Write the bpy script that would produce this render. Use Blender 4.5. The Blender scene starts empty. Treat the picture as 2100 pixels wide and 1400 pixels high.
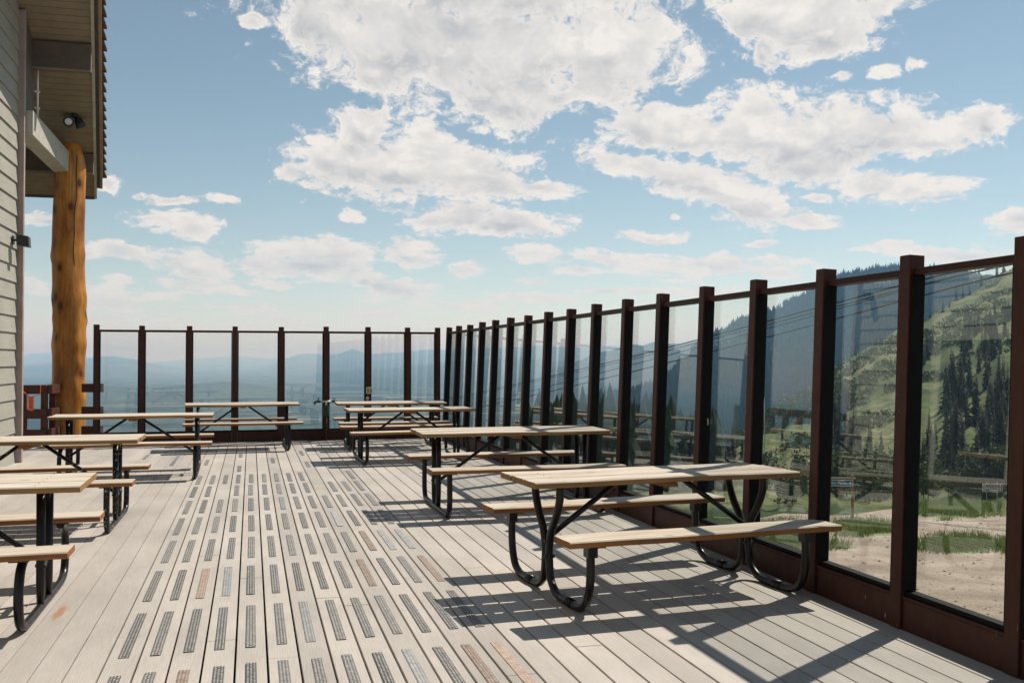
import bpy, bmesh, math, random
import numpy as np
from mathutils import Vector, Matrix
random.seed(7); rng = np.random.default_rng(11)
S = bpy.context.scene; COL = S.collection
R = math.radians
# ------------------------------------------------------------------ camera
F = 2042.0; CAMH = 1.49
YAW = math.atan(535 / F); PITCH = math.atan(36 / F)
cd = bpy.data.cameras.new('camera'); cam = bpy.data.objects.new('camera', cd); COL.objects.link(cam)
cd.sensor_width = 36.0; cd.lens = 36.0 * F / 2100.0; cd.clip_start = 0.05; cd.clip_end = 90000
cam.location = (0, 0, CAMH); cam.rotation_euler = (R(90) + PITCH, 0, -YAW)
S.camera = cam
# ------------------------------------------------------------------ render / exposure
S.view_settings.view_transform = 'Standard'; S.view_settings.look = 'None'
S.view_settings.exposure = 0.2; S.view_settings.gamma = 1.0
try:
    S.view_settings.use_curve_mapping = False
except Exception: pass
S.render.engine = 'CYCLES'
cy = S.cycles
cy.max_bounces = 7; cy.diffuse_bounces = 3; cy.glossy_bounces = 3; cy.transmission_bounces = 4
cy.transparent_max_bounces = 24; cy.volume_bounces = 1; cy.use_denoising = True
cy.caustics_reflective = False; cy.caustics_refractive = False; cy.sample_clamp_indirect = 6.0
# ------------------------------------------------------------------ sun
SUN_V = Vector((0.68, 0.40, 1.0)).normalized()
sl = bpy.data.lights.new('sun', 'SUN'); sun = bpy.data.objects.new('sun', sl); COL.objects.link(sun)
sl.energy = 5.0; sl.angle = R(0.55); sl.color = (1.0, 0.93, 0.83)
sun.rotation_euler = SUN_V.to_track_quat('Z', 'Y').to_euler(); sun.location = (20, 12, 40)
SUN_EL = math.asin(SUN_V.z); SUN_AZ = math.atan2(SUN_V.x, SUN_V.y)

# ------------------------------------------------------------------ node helpers
class NT:
    def __init__(s, tree): s.t = tree; s.n = tree.nodes; s.l = tree.links
    def new(s, typ, **kw):
        nd = s.n.new(typ)
        for k, v in kw.items():
            setattr(nd, k, v)
        return nd
    def link(s, a, b): s.l.new(a, b)
    def put(s, sock, v):
        if isinstance(v, bpy.types.NodeSocket): s.l.new(v, sock)
        else:
            try: sock.default_value = v
            except Exception: sock.default_value = (v[0], v[1], v[2], 1.0)
    def math(s, op, a, b=None, c=None, clamp=False):
        nd = s.n.new('ShaderNodeMath'); nd.operation = op; nd.use_clamp = clamp
        s.put(nd.inputs[0], a)
        if b is not None: s.put(nd.inputs[1], b)
        if c is not None: s.put(nd.inputs[2], c)
        return nd.outputs[0]
    def vmath(s, op, a, b=None, out=0):
        nd = s.n.new('ShaderNodeVectorMath'); nd.operation = op
        s.put(nd.inputs[0], a)
        if b is not None: s.put(nd.inputs[1], b)
        return nd.outputs[out]
    def noise(s, vec, scale=5, detail=4, rough=0.55, dist=0.0, color=False):
        nd = s.n.new('ShaderNodeTexNoise'); s.put(nd.inputs['Scale'], scale); s.put(nd.inputs['Detail'], detail)
        s.put(nd.inputs['Roughness'], rough); s.put(nd.inputs['Distortion'], dist)
        if vec is not None: s.l.new(vec, nd.inputs['Vector'])
        return nd.outputs['Color' if color else 'Fac']
    def voro(s, vec, scale=5, feature='F1', out='Distance', rnd=1.0):
        nd = s.n.new('ShaderNodeTexVoronoi'); nd.feature = feature
        s.put(nd.inputs['Scale'], scale); s.put(nd.inputs['Randomness'], rnd)
        if vec is not None: s.l.new(vec, nd.inputs['Vector'])
        return nd.outputs[out]
    def map(s, vec, loc=(0, 0, 0), rot=(0, 0, 0), scale=(1, 1, 1)):
        nd = s.n.new('ShaderNodeMapping'); s.l.new(vec, nd.inputs[0])
        nd.inputs[1].default_value = loc; nd.inputs[2].default_value = rot; nd.inputs[3].default_value = scale
        return nd.outputs[0]
    def rng(s, v, a, b, c=0.0, d=1.0, smooth=False):
        nd = s.n.new('ShaderNodeMapRange'); nd.clamp = True
        if smooth: nd.interpolation_type = 'SMOOTHSTEP'
        s.put(nd.inputs[0], v)
        for i, x in enumerate((a, b, c, d)): s.put(nd.inputs[i + 1], x)
        return nd.outputs[0]
    def mix(s, f, a, b, mode='MIX'):
        nd = s.n.new('ShaderNodeMix'); nd.data_type = 'RGBA'; nd.blend_type = mode
        s.put(nd.inputs[0], f)
        for i, x in ((6, a), (7, b)):
            if isinstance(x, bpy.types.NodeSocket): s.l.new(x, nd.inputs[i])
            else: nd.inputs[i].default_value = (x[0], x[1], x[2], 1)
        return nd.outputs[2]
    def ramp(s, f, stops):
        nd = s.n.new('ShaderNodeValToRGB'); s.l.new(f, nd.inputs[0])
        e = nd.color_ramp.elements
        while len(e) < len(stops): e.new(0.5)
        for el, (p, c) in zip(e, stops): el.position = p; el.color = (c[0], c[1], c[2], 1)
        return nd.outputs[0]
    def sep(s, v):
        nd = s.n.new('ShaderNodeSeparateXYZ'); s.l.new(v, nd.inputs[0]); return nd.outputs
    def comb(s, x, y, z):
        nd = s.n.new('ShaderNodeCombineXYZ')
        for i, v in enumerate((x, y, z)): s.put(nd.inputs[i], v)
        return nd.outputs[0]
    def bump(s, h, strength=0.3, dist=0.01):
        nd = s.n.new('ShaderNodeBump'); nd.inputs['Strength'].default_value = strength
        nd.inputs['Distance'].default_value = dist; s.l.new(h, nd.inputs['Height']); return nd.outputs[0]
def mat(name):
    m = bpy.data.materials.new(name); m.use_nodes = True
    t = NT(m.node_tree); b = m.node_tree.nodes['Principled BSDF']
    return m, t, b
def coords(t, kind='Object'):
    return t.new('ShaderNodeTexCoord').outputs[kind]
def gpos(t): return t.new('ShaderNodeNewGeometry').outputs['Position']
def simple(name, col, rough=0.5, metal=0.0, var=0.12, scale=14, bump=0.15, spec=0.5):
    m, t, b = mat(name); c = coords(t)
    n = t.noise(c, scale, 6, 0.6)
    k = t.rng(n, 0.3, 0.7, 1 - var, 1 + var)
    t.link(t.mix(1.0, col, t.comb(k, k, k), 'MULTIPLY'), b.inputs['Base Color'])
    b.inputs['Roughness'].default_value = rough; b.inputs['Metallic'].default_value = metal
    b.inputs['Specular IOR Level'].default_value = spec
    if bump: t.link(t.bump(n, bump, 0.004), b.inputs['Normal'])
    return m

# ------------------------------------------------------------------ world: sky with cumulus
W = bpy.data.worlds.new('World'); S.world = W; W.use_nodes = True
wt = NT(W.node_tree)
for n in list(wt.n): wt.n.remove(n)
wout = wt.new('ShaderNodeOutputWorld'); wbg = wt.new('ShaderNodeBackground')
wt.link(wbg.outputs[0], wout.inputs[0])
sky = wt.new('ShaderNodeTexSky'); sky.sky_type = 'NISHITA'; sky.sun_disc = False
sky.sun_elevation = SUN_EL; sky.sun_rotation = SUN_AZ; sky.altitude = 2600; sky.air_density = 1.0
sky.dust_density = 0.15; sky.ozone_density = 1.3
def px_dir(px, py):
    fw0 = np.array([math.sin(YAW), math.cos(YAW), 0]); r = np.array([math.cos(YAW), -math.sin(YAW), 0]); u0 = np.array([0, 0, 1.0])
    fw = fw0 * math.cos(PITCH) + u0 * math.sin(PITCH); up = u0 * math.cos(PITCH) - fw0 * math.sin(PITCH)
    return fw * F + r * (px - 1050) - up * (py - 700)
def az_el(px, py):
    d = px_dir(px, py); return math.atan2(d[0], d[1]), math.atan2(d[2], math.hypot(d[0], d[1]))
wc = coords(wt, 'Generated')
wx, wy, wz = wt.sep(wt.vmath('NORMALIZE', wc))
azn = wt.math('ARCTAN2', wx, wy); eln = wt.math('ARCSINE', wz)
uv0 = wt.comb(azn, eln, 0.0)
# cloud texture space: flattens and tightens toward the horizon, as a real cloud deck does
ncp = wt.comb(azn, wt.math('MULTIPLY', wt.math('LOGARITHM', wt.math('ADD', wt.math('MAXIMUM', eln, 0.0), 0.06), 2.718), 0.34), 0.0)
wn1 = wt.noise(wt.map(uv0, scale=(1, 1.5, 1)), 11, 7, 0.55, 0.0, True)
off = wt.vmath('MULTIPLY', wt.vmath('SUBTRACT', wn1, (0.5, 0.5, 0.5)), (0.062, 0.044, 0))
off = wt.vmath('MULTIPLY', off, wt.comb(wt.rng(eln, 0.0, 0.28, 0.45, 1.0), wt.rng(eln, 0.0, 0.28, 0.30, 1.0), 0.0))
uvw = wt.vmath('ADD', uv0, off); ncw = wt.vmath('ADD', ncp, off)
CL = [  # px, py, half width, half height, tilt deg
 (930,90,330,120,6),(1240,100,180,115,0),(1060,205,150,58,0),(690,60,120,75,20),(770,145,95,40,10),(1000,-60,520,120,0),
 (755,265,78,55,-10),(700,330,110,55,0),(840,340,170,62,6),(985,355,130,55,10),(1090,385,90,26,5),(880,272,32,30,0),(600,347,30,20,0),
 (1620,20,150,70,0),(1700,62,110,52,0),(1578,100,26,42,0),(1810,8,100,20,-8),
 (1540,265,95,80,0),(1640,280,180,80,4),(1790,280,130,55,0),(1900,285,110,40,-10),(2015,255,45,36,0),(1640,330,150,42,0),(1880,388,95,28,8),(1800,375,60,30,0),(1310,255,70,55,0),(1410,275,110,48,10),
 (1300,338,105,22,14),(1440,378,140,34,16),(1545,418,110,36,8),(1665,446,70,20,4),
 (930,440,125,40,0),(1060,462,140,34,5),
 (370,460,105,28,12),(450,415,44,11,6),(360,409,55,10,4),(235,376,24,18,20),
 (660,530,130,50,5),(400,545,110,38,8),(240,517,66,24,10),(230,610,110,36,10),(840,515,80,34,8),(800,590,150,46,5),(680,497,40,24,0),(965,556,40,20,0),
 (560,545,110,30,4),(380,585,90,26,0),(60,590,60,26,6),(70,445,40,14,8),
 (1340,480,78,17,2),(1290,535,170,28,5),(1450,545,230,28,2),(1100,525,80,22,6),(1570,496,38,13,0),(1830,505,90,18,4),(1960,520,130,20,4),(2090,455,62,30,-5),
 (1810,156,36,13,-12),(1886,125,22,13,-10),(1725,162,18,14,0),(512,42,28,14,8),(1377,440,16,7,0),(1678,402,28,11,5),(725,440,34,14,10),
 (520,632,110,16,2),(760,648,90,12,2),(960,628,120,16,2),(230,650,90,12,0),(330,612,60,14,6),(1090,580,60,14,2),(1100,612,160,14,2),(1400,600,220,14,0),(1750,585,200,16,0),
 (780,640,110,14,0),(240,575,40,14,8),(160,520,40,18,0),(1190,560,50,12,0),(1240,600,70,11,0),(1400,575,60,10,0),(560,655,80,9,0),(130,655,50,9,0),(340,660,60,9,0),(1020,655,70,9,0),(1600,560,50,12,0),(450,600,120,16,0),(560,585,60,16,0),
]
dist = None; dist2 = None; src = uvw
for ci, (px, py, a, b_, tl) in enumerate(CL):
    if ci and ci % 4 == 0:                                # chains the groups so the shader needs little stack
        ma = wt.new('ShaderNodeVectorMath', operation='MULTIPLY_ADD'); wt.link(dist, ma.inputs[0]); ma.inputs[1].default_value = (1e-7, 1e-7, 0); wt.link(uvw, ma.inputs[2]); src = ma.outputs[0]
    u, v = az_el(px, py); kf = 1.18 if py < 430 else 0.97; sx = a / F * kf; sy = b_ / F * kf
    md = wt.new('ShaderNodeMapping', vector_type='TEXTURE')
    wt.link(src, md.inputs[0]); md.inputs[1].default_value = (u, v, 0); md.inputs[2].default_value = (0, 0, -R(tl)); md.inputs[3].default_value = (sx, sy, 1)
    L = wt.vmath('LENGTH', md.outputs[0], out=1)
    if py > 560: L = wt.math('ADD', L, 0.22)
    if b_ >= 34:                                          # the same body slid down and away from the sun: where it is nearer, we look at a shaded base
        m2 = wt.new('ShaderNodeMapping', vector_type='TEXTURE'); wt.link(src, m2.inputs[0]); m2.inputs[1].default_value = (u - 0.12 * sx, v - 0.42 * sy, 0)
        m2.inputs[2].default_value = (0, 0, -R(tl)); m2.inputs[3].default_value = (sx, sy, 1); L2 = wt.vmath('LENGTH', m2.outputs[0], out=1)
        dist2 = L2 if dist2 is None else wt.math('SMOOTH_MIN', dist2, L2, 0.12)
    dist = L if dist is None else wt.math('SMOOTH_MIN', dist, L, 0.12)
body = wt.math('SUBTRACT', 1.0, dist)                      # >0 inside a cloud
v0 = wt.map(ncw, loc=(7, 2, 0), scale=(1, 1.2, 1))
e0 = wt.math('MULTIPLY', wt.math('SUBTRACT', wt.noise(v0, 27, 10, 0.66), 0.5), 2.0)
vo = wt.voro(wt.vmath('ADD', v0, wt.vmath('MULTIPLY', wn1, (0.06, 0.06, 0))), 42)
e0 = wt.math('ADD', e0, wt.math('MULTIPLY', wt.math('SUBTRACT', 0.45, vo), 0.45))
e0 = wt.math('ADD', e0, wt.math('MULTIPLY', wt.math('SUBTRACT', wt.noise(v0, 95, 6, 0.7), 0.5), 1.25))
e1 = wt.math('MULTIPLY', wt.math('SUBTRACT', wt.noise(wt.map(ncw, loc=(7.008, 2.016, 0), scale=(1, 1.2, 1)), 30, 4, 0.6), 0.5), 1.35)
dens = wt.math('ADD', wt.math('ADD', body, 0.10), e0)
cmask = wt.rng(dens, 0.0, 0.46, 0, 1, True)
low = wt.noise(wt.map(uv0, loc=(1, 5, 0), scale=(1, 1.9, 1)), 13, 4, 0.5, 0.3)
under = wt.rng(wt.math('SUBTRACT', dist, dist2), -0.38, 0.26, 0.0, 1.0, True)
thick = wt.math('MULTIPLY', wt.rng(dens, 0.25, 1.0, 0, 1, True), wt.math('ADD', wt.math('MULTIPLY', wt.rng(low, 0.36, 0.62, 0.0, 1.0, True), 0.5), wt.math('MULTIPLY', under, 0.85)))
relief_shade = wt.math('SUBTRACT', e0, e1)
sh = wt.rng(wt.math('ADD', thick, wt.math('MULTIPLY', relief_shade, -0.9)), 0.0, 1.0, 0, 1)
ccol = wt.mix(sh, (10.4, 10.0, 9.4), (6.1, 6.1, 6.2))  # cloud light and shade painted into the colour: white sunward, grey bases
skycol = wt.mix(1.0, sky.outputs[0], (1.56, 1.40, 1.08), 'MULTIPLY')
hfade = wt.rng(eln, 0.0, 0.14, 0.58, 1.0)
wcol = wt.mix(wt.math('MULTIPLY', cmask, hfade), skycol, ccol)
wt.link(wcol, wbg.inputs['Color']); wbg.inputs['Strength'].default_value = 0.075

# ------------------------------------------------------------------ object helpers
def tag(o, label=None, cat=None, group=None, kind=None):
    if label: o['label'] = label
    if cat: o['category'] = cat
    if group: o['group'] = group
    if kind: o['kind'] = kind
    return o
def empty(name, loc=(0, 0, 0), rz=0.0, label=None, cat=None, group=None):
    o = bpy.data.objects.new(name, None); COL.objects.link(o); o.location = loc; o.rotation_euler = (0, 0, rz)
    o.empty_display_size = 0.2
    return tag(o, label, cat, group)
class MB:
    def __init__(s): s.v = []; s.f = []; s.mi = []; s.sm = []
    def add(s, vs, fs, mi=0, smooth=False):
        b = len(s.v); s.v += [tuple(v) for v in vs]
        for f in fs: s.f.append(tuple(b + i for i in f)); s.mi.append(mi); s.sm.append(smooth)
    def box(s, x0, x1, y0, y1, z0, z1, mi=0, M=None):
        vs = [(x, y, z) for z in (z0, z1) for y in (y0, y1) for x in (x0, x1)]
        if M is not None: vs = [M @ Vector(v) for v in vs]
        s.add(vs, [(0, 2, 3, 1), (4, 5, 7, 6), (0, 1, 5, 4), (1, 3, 7, 5), (3, 2, 6, 7), (2, 0, 4, 6)], mi)
    def beam(s, a, b, w, h, mi=0, up=(0, 0, 1)):
        a = Vector(a); b = Vector(b); d = (b - a); L = d.length; d.normalize()
        x = Vector(up).cross(d)
        if x.length < 1e-4: x = Vector((1, 0, 0))
        x.normalize(); z = d.cross(x)
        M = Matrix.Translation(a) @ Matrix((x, d, z)).transposed().to_4x4()
        s.box(-w / 2, w / 2, 0, L, -h / 2, h / 2, mi, M)
    def tube(s, pts, r, n=12, mi=0, caps=True, smooth=True):
        P = [Vector(p) for p in pts]; rs = r if hasattr(r, '__len__') else [r] * len(P)
        tan = []
        for i in range(len(P)):
            d = (P[min(i + 1, len(P) - 1)] - P[max(i - 1, 0)]); tan.append(d.normalized())
        ref = Vector((0, 0, 1)) if abs(tan[0].z) < 0.9 else Vector((1, 0, 0))
        nx = tan[0].cross(ref).normalized(); vs = []
        for i, p in enumerate(P):
            nx = (nx - tan[i] * nx.dot(tan[i])).normalized(); ny = tan[i].cross(nx)
            for k in range(n):
                a = 2 * math.pi * k / n; vs.append(p + (nx * math.cos(a) + ny * math.sin(a)) * rs[i])
        fs = []
        for i in range(len(P) - 1):
            for k in range(n):
                k2 = (k + 1) % n; fs.append((i * n + k, i * n + k2, (i + 1) * n + k2, (i + 1) * n + k))
        s.add(vs, fs, mi, smooth)
        if caps:
            b = len(s.v) - len(vs)
            s.f.append(tuple(b + k for k in range(n))[::-1]); s.mi.append(mi); s.sm.append(False)
            e = b + (len(P) - 1) * n
            s.f.append(tuple(e + k for k in range(n))); s.mi.append(mi); s.sm.append(False)
    def build(s, name, mats, parent=None, bevel=0.0, seg=2):
        me = bpy.data.meshes.new(name); me.from_pydata(s.v, [], s.f)
        if not isinstance(mats, (list, tuple)): mats = [mats]
        for m in mats: me.materials.append(m)
        me.polygons.foreach_set('material_index', s.mi); me.polygons.foreach_set('use_smooth', s.sm)
        me.update()
        bm = bmesh.new(); bm.from_mesh(me); bmesh.ops.recalc_face_normals(bm, faces=bm.faces); bm.to_mesh(me); bm.free()
        o = bpy.data.objects.new(name, me); COL.objects.link(o)
        if parent: o.parent = parent
        if bevel:
            md = o.modifiers.new('bevel', 'BEVEL'); md.width = bevel; md.segments = seg; md.limit_method = 'ANGLE'; md.angle_limit = R(40)
        return o
def smooth_path(pts, n=6):
    """Catmull-Rom through the control points"""
    P = [Vector(p) for p in pts]; P = [P[0] * 2 - P[1]] + P + [P[-1] * 2 - P[-2]]; out = []
    for i in range(1, len(P) - 2):
        for k in range(n):
            t = k / n; a, b, c, d = P[i - 1], P[i], P[i + 1], P[i + 2]
            out.append(0.5 * ((2 * b) + (c - a) * t + (2 * a - 5 * b + 4 * c - d) * t * t + (3 * b - a - 3 * c + d) * t ** 3))
    out.append(P[-2]); return out
def copy_tree(o, parent=None):
    c = o.copy(); COL.objects.link(c)
    if parent: c.parent = parent
    for ch in list(o.children): copy_tree(ch, c)
    return c
def np_mesh(name, V, Fc, mats, mi=None, smooth=False, parent=None):
    V = np.asarray(V, np.float32); Fc = np.asarray(Fc, np.int32); k = Fc.shape[1]
    me = bpy.data.meshes.new(name); me.vertices.add(len(V)); me.vertices.foreach_set('co', V.ravel())
    me.loops.add(Fc.size); me.loops.foreach_set('vertex_index', Fc.ravel())
    me.polygons.add(len(Fc)); me.polygons.foreach_set('loop_start', np.arange(0, Fc.size, k, dtype=np.int32))
    me.polygons.foreach_set('loop_total', np.full(len(Fc), k, np.int32))
    if not isinstance(mats, (list, tuple)): mats = [mats]
    for m in mats: me.materials.append(m)
    if mi is not None: me.polygons.foreach_set('material_index', np.asarray(mi, np.int32))
    me.polygons.foreach_set('use_smooth', np.full(len(Fc), smooth)); me.update(calc_edges=True)
    o = bpy.data.objects.new(name, me); COL.objects.link(o)
    if parent: o.parent = parent
    return o
def text_mesh(name, s, size, m, parent, depth=0.004):
    cu = bpy.data.curves.new(name, 'FONT'); cu.body = s; cu.size = size; cu.extrude = depth; cu.align_x = 'LEFT'; cu.align_y = 'CENTER'
    to = bpy.data.objects.new(name, cu); COL.objects.link(to)
    dg = bpy.context.evaluated_depsgraph_get(); me = bpy.data.meshes.new_from_object(to.evaluated_get(dg))
    bpy.data.objects.remove(to); me.materials.clear(); me.materials.append(m)
    o = bpy.data.objects.new(name, me); COL.objects.link(o); o.parent = parent
    return o

# ------------------------------------------------------------------ materials
def m_deck():
    m, t, b = mat('deck_board'); p = gpos(t); x, y, z = t.sep(p)
    bid = t.math('FLOOR', t.math('DIVIDE', t.math('ADD', x, 0.0695 + 1.545 * 10), 0.1545))
    wn = t.new('ShaderNodeTexWhiteNoise', noise_dimensions='1D'); t.link(bid, wn.inputs['W'])
    v = wn.outputs['Value']
    g = t.noise(t.map(p, scale=(160, 5, 1)), 1.0, 5, 0.6)
    g2 = t.noise(t.map(p, scale=(2.2, 0.8, 1)), 1.0, 6, 0.6)
    spots = t.noise(p, 38, 3, 0.5)
    base = t.mix(v, (0.505, 0.466, 0.420), (0.405, 0.375, 0.34))
    k = t.math('ADD', t.rng(g, 0.25, 0.75, 0.84, 1.08), t.rng(g2, 0.3, 0.7, -0.17, 0.10))
    base = t.mix(1.0, base, t.comb(k, k, k), 'MULTIPLY')
    base = t.mix(t.rng(spots, 0.68, 0.76, 0, 0.5), base, (0.25, 0.23, 0.2))
    # rust streak bled from a fastening beside the near left table
    q = t.vmath('SUBTRACT', p, (-1.085, 6.39, 0)); qd = t.vmath('LENGTH', t.map(q, scale=(22, 3.1, 1)), out=1)
    rn = t.noise(t.map(p, scale=(60, 8, 1)), 1.0, 4)
    rm = t.rng(t.math('ADD', qd, t.math('MULTIPLY', rn, 0.7)), 0.55, 1.2, 0.75, 0.0, True)
    base = t.mix(rm, base, (0.36, 0.14, 0.035))
    t.link(base, b.inputs['Base Color']); b.inputs['Roughness'].default_value = 0.62; b.inputs['Specular IOR Level'].default_value = 0.35
    t.link(t.bump(g, 0.5, 0.003), b.inputs['Normal']); return m
def m_table(name, top=(0.70, 0.645, 0.56), top2=(0.43, 0.372, 0.30), side=(0.36, 0.215, 0.09), warm=0.0):
    m, t, b = mat(name); c = coords(t); ob = t.new('ShaderNodeObjectInfo').outputs['Random']
    sh = t.vmath('ADD', c, t.comb(t.math('MULTIPLY', ob, 37), 0.0, t.math('MULTIPLY', ob, 11)))
    g = t.noise(t.map(sh, scale=(1.6, 42, 20)), 1.0, 7, 0.62, 0.6)
    w = t.noise(t.map(sh, scale=(1.1, 5, 3)), 1.0, 4, 0.5)
    col = t.mix(t.rng(g, 0.32, 0.7), top2, top)
    col = t.mix(t.rng(w, 0.48, 0.70, 0, 0.5), col, (0.36, 0.23, 0.12))
    kn = t.voro(t.map(sh, scale=(2.3, 7.5, 0.01)), 1.0)
    col = t.mix(t.rng(kn, 0.05, 0.10, 0.75, 0), col, (0.12, 0.065, 0.03))
    crk = t.noise(t.map(sh, scale=(0.9, 70, 1)), 1.0, 3, 0.5)
    col = t.mix(t.rng(crk, 0.64, 0.72, 0, 0.75), col, (0.15, 0.10, 0.06))
    nz = t.sep(t.new('ShaderNodeNewGeometry').outputs['Normal'])[2]
    sd = t.mix(t.rng(g, 0.3, 0.7), (side[0] * 0.55, side[1] * 0.5, side[2] * 0.45), side)
    col = t.mix(t.rng(nz, 0.35, 0.75), sd, col)
    t.link(col, b.inputs['Base Color']); b.inputs['Roughness'].default_value = 0.72; b.inputs['Specular IOR Level'].default_value = 0.25
    t.link(t.bump(t.math('SUBTRACT', g, t.math('MULTIPLY', t.rng(crk, 0.70, 0.76), 0.6)), 0.55, 0.004), b.inputs['Normal']); return m
def m_pipe(name, chips=0.0):
    m, t, b = mat(name); c = coords(t); n = t.noise(c, 40, 5, 0.6); s2 = t.noise(c, 7, 3)
    col = t.mix(t.rng(s2, 0.4, 0.65), (0.005, 0.0042, 0.0045), (0.013, 0.010, 0.0095))
    big = t.rng(t.math('ADD', n, t.math('MULTIPLY', s2, 0.25)), 0.86 - chips, 0.89 - chips)
    col = t.mix(big, col, (0.30, 0.27, 0.24))
    t.link(col, b.inputs['Base Color']); t.put(b.inputs['Roughness'], t.rng(s2, 0.3, 0.7, 0.26, 0.42)); b.inputs['Specular IOR Level'].default_value = 0.35
    t.link(t.bump(n, 0.12, 0.002), b.inputs['Normal']); return m
def m_brown(name='brown_paint', chip=0.0, col=(0.060, 0.018, 0.011)):
    m, t, b = mat(name); p = gpos(t); n = t.noise(p, 9, 6, 0.62); g = t.noise(t.map(p, scale=(30, 30, 3)), 1, 5)
    k = t.rng(t.math('ADD', t.math('MULTIPLY', n, 0.6), t.math('MULTIPLY', g, 0.4)), 0.35, 0.65, 0.72, 1.25)
    c = t.mix(1.0, col, t.comb(k, k, k), 'MULTIPLY')
    ch = t.noise(t.map(p, loc=(4, 2, 9), scale=(1, 1, 0.55)), 24, 6, 0.68)
    msk = t.rng(ch, 0.745 - chip, 0.765 - chip)
    c = t.mix(msk, c, (0.33, 0.24, 0.17))
    t.link(c, b.inputs['Base Color']); b.inputs['Roughness'].default_value = 0.55; b.inputs['Specular IOR Level'].default_value = 0.25
    t.link(t.bump(t.math('SUBTRACT', g, t.math('MULTIPLY', msk, 0.8)), 0.3, 0.003), b.inputs['Normal']); return m
def m_glass():
    m = bpy.data.materials.new('windbreak_glass'); m.use_nodes = True; t = NT(m.node_tree)
    for n in list(t.n): t.n.remove(n)
    out = t.new('ShaderNodeOutputMaterial'); p = gpos(t)
    tr = t.new('ShaderNodeBsdfTransparent'); tr.inputs[0].default_value = (0.965, 0.98, 0.972, 1)
    gl = t.new('ShaderNodeBsdfGlossy'); gl.inputs['Roughness'].default_value = 0.0; gl.inputs[0].default_value = (0.96, 1, 0.98, 1)
    lw = t.new('ShaderNodeLayerWeight'); lw.inputs[0].default_value = 0.5
    f5 = t.math('POWER', lw.outputs['Facing'], 5.0)
    # Layer Weight "Facing" with blend 0.5 is 1-|cos|
    fr = t.math('ADD', 0.068, t.math('MULTIPLY', f5, 0.9), clamp=True)
    mx = t.new('ShaderNodeMixShader'); t.link(fr, mx.inputs[0]); t.link(tr.outputs[0], mx.inputs[1]); t.link(gl.outputs[0], mx.inputs[2])
    # dried rain streaks and dust
    st = t.noise(t.map(p, scale=(38, 38, 2.2)), 1, 4, 0.6); bl = t.noise(p, 2.1, 4)
    dm = t.math('ADD', 0.004, t.math('MULTIPLY', t.rng(st, 0.45, 0.75), t.rng(bl, 0.40, 0.68, 0.0, 0.02)))
    df = t.new('ShaderNodeBsdfDiffuse'); df.inputs[0].default_value = (0.62, 0.63, 0.6, 1)
    tl = t.new('ShaderNodeBsdfTranslucent'); tl.inputs[0].default_value = (0.62, 0.63, 0.6, 1)
    d2 = t.new('ShaderNodeMixShader'); d2.inputs[0].default_value = 0.45; t.link(df.outputs[0], d2.inputs[1]); t.link(tl.outputs[0], d2.inputs[2])
    mm = t.new('ShaderNodeMixShader'); t.link(dm, mm.inputs[0]); t.link(mx.outputs[0], mm.inputs[1]); t.link(d2.outputs[0], mm.inputs[2])
    t.link(mm.outputs[0], out.inputs[0]); return m
def m_siding():
    m, t, b = mat('siding_paint'); p = gpos(t)
    g = t.noise(t.map(p, scale=(20, 2.2, 46)), 1, 6, 0.6); n = t.noise(p, 2.2, 4)
    k = t.math('ADD', t.rng(g, 0.3, 0.7, 0.88, 1.06), t.rng(n, 0.3, 0.7, -0.08, 0.06))
    t.link(t.mix(1.0, (0.335, 0.322, 0.275), t.comb(k, k, k), 'MULTIPLY'), b.inputs['Base Color'])
    b.inputs['Roughness'].default_value = 0.7; t.link(t.bump(g, 0.5, 0.004), b.inputs['Normal']); return m
def m_log():
    m, t, b = mat('varnished_log'); c = coords(t)
    g = t.noise(t.map(c, scale=(30, 30, 1.0)), 1, 7, 0.65, 0.8); n = t.noise(t.map(c, scale=(3, 3, 1.1)), 1, 5, 0.6)
    col = t.ramp(n, [(0.32, (0.20, 0.062, 0.010)), (0.5, (0.47, 0.185, 0.026)), (0.70, (0.66, 0.33, 0.075))])
    col = t.mix(t.rng(g, 0.50, 0.66, 0, 0.75), col, (0.22, 0.075, 0.015))
    kn = t.voro(t.map(c, scale=(4.2, 4.2, 2.6)), 1.0)
    col = t.mix(t.rng(kn, 0.12, 0.24, 0.95, 0, True), col, (0.03, 0.014, 0.005))
    col = t.mix(t.rng(kn, 0.2, 0.42, 0.45, 0, True), col, (0.16, 0.055, 0.012))
    t.link(col, b.inputs['Base Color']); b.inputs['Roughness'].default_value = 0.42; b.inputs['Specular IOR Level'].default_value = 0.3
    t.link(t.bump(t.math('ADD', g, t.rng(kn, 0.05, 0.25, 1.5, 0)), 0.35, 0.01), b.inputs['Normal']); return m
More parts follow.
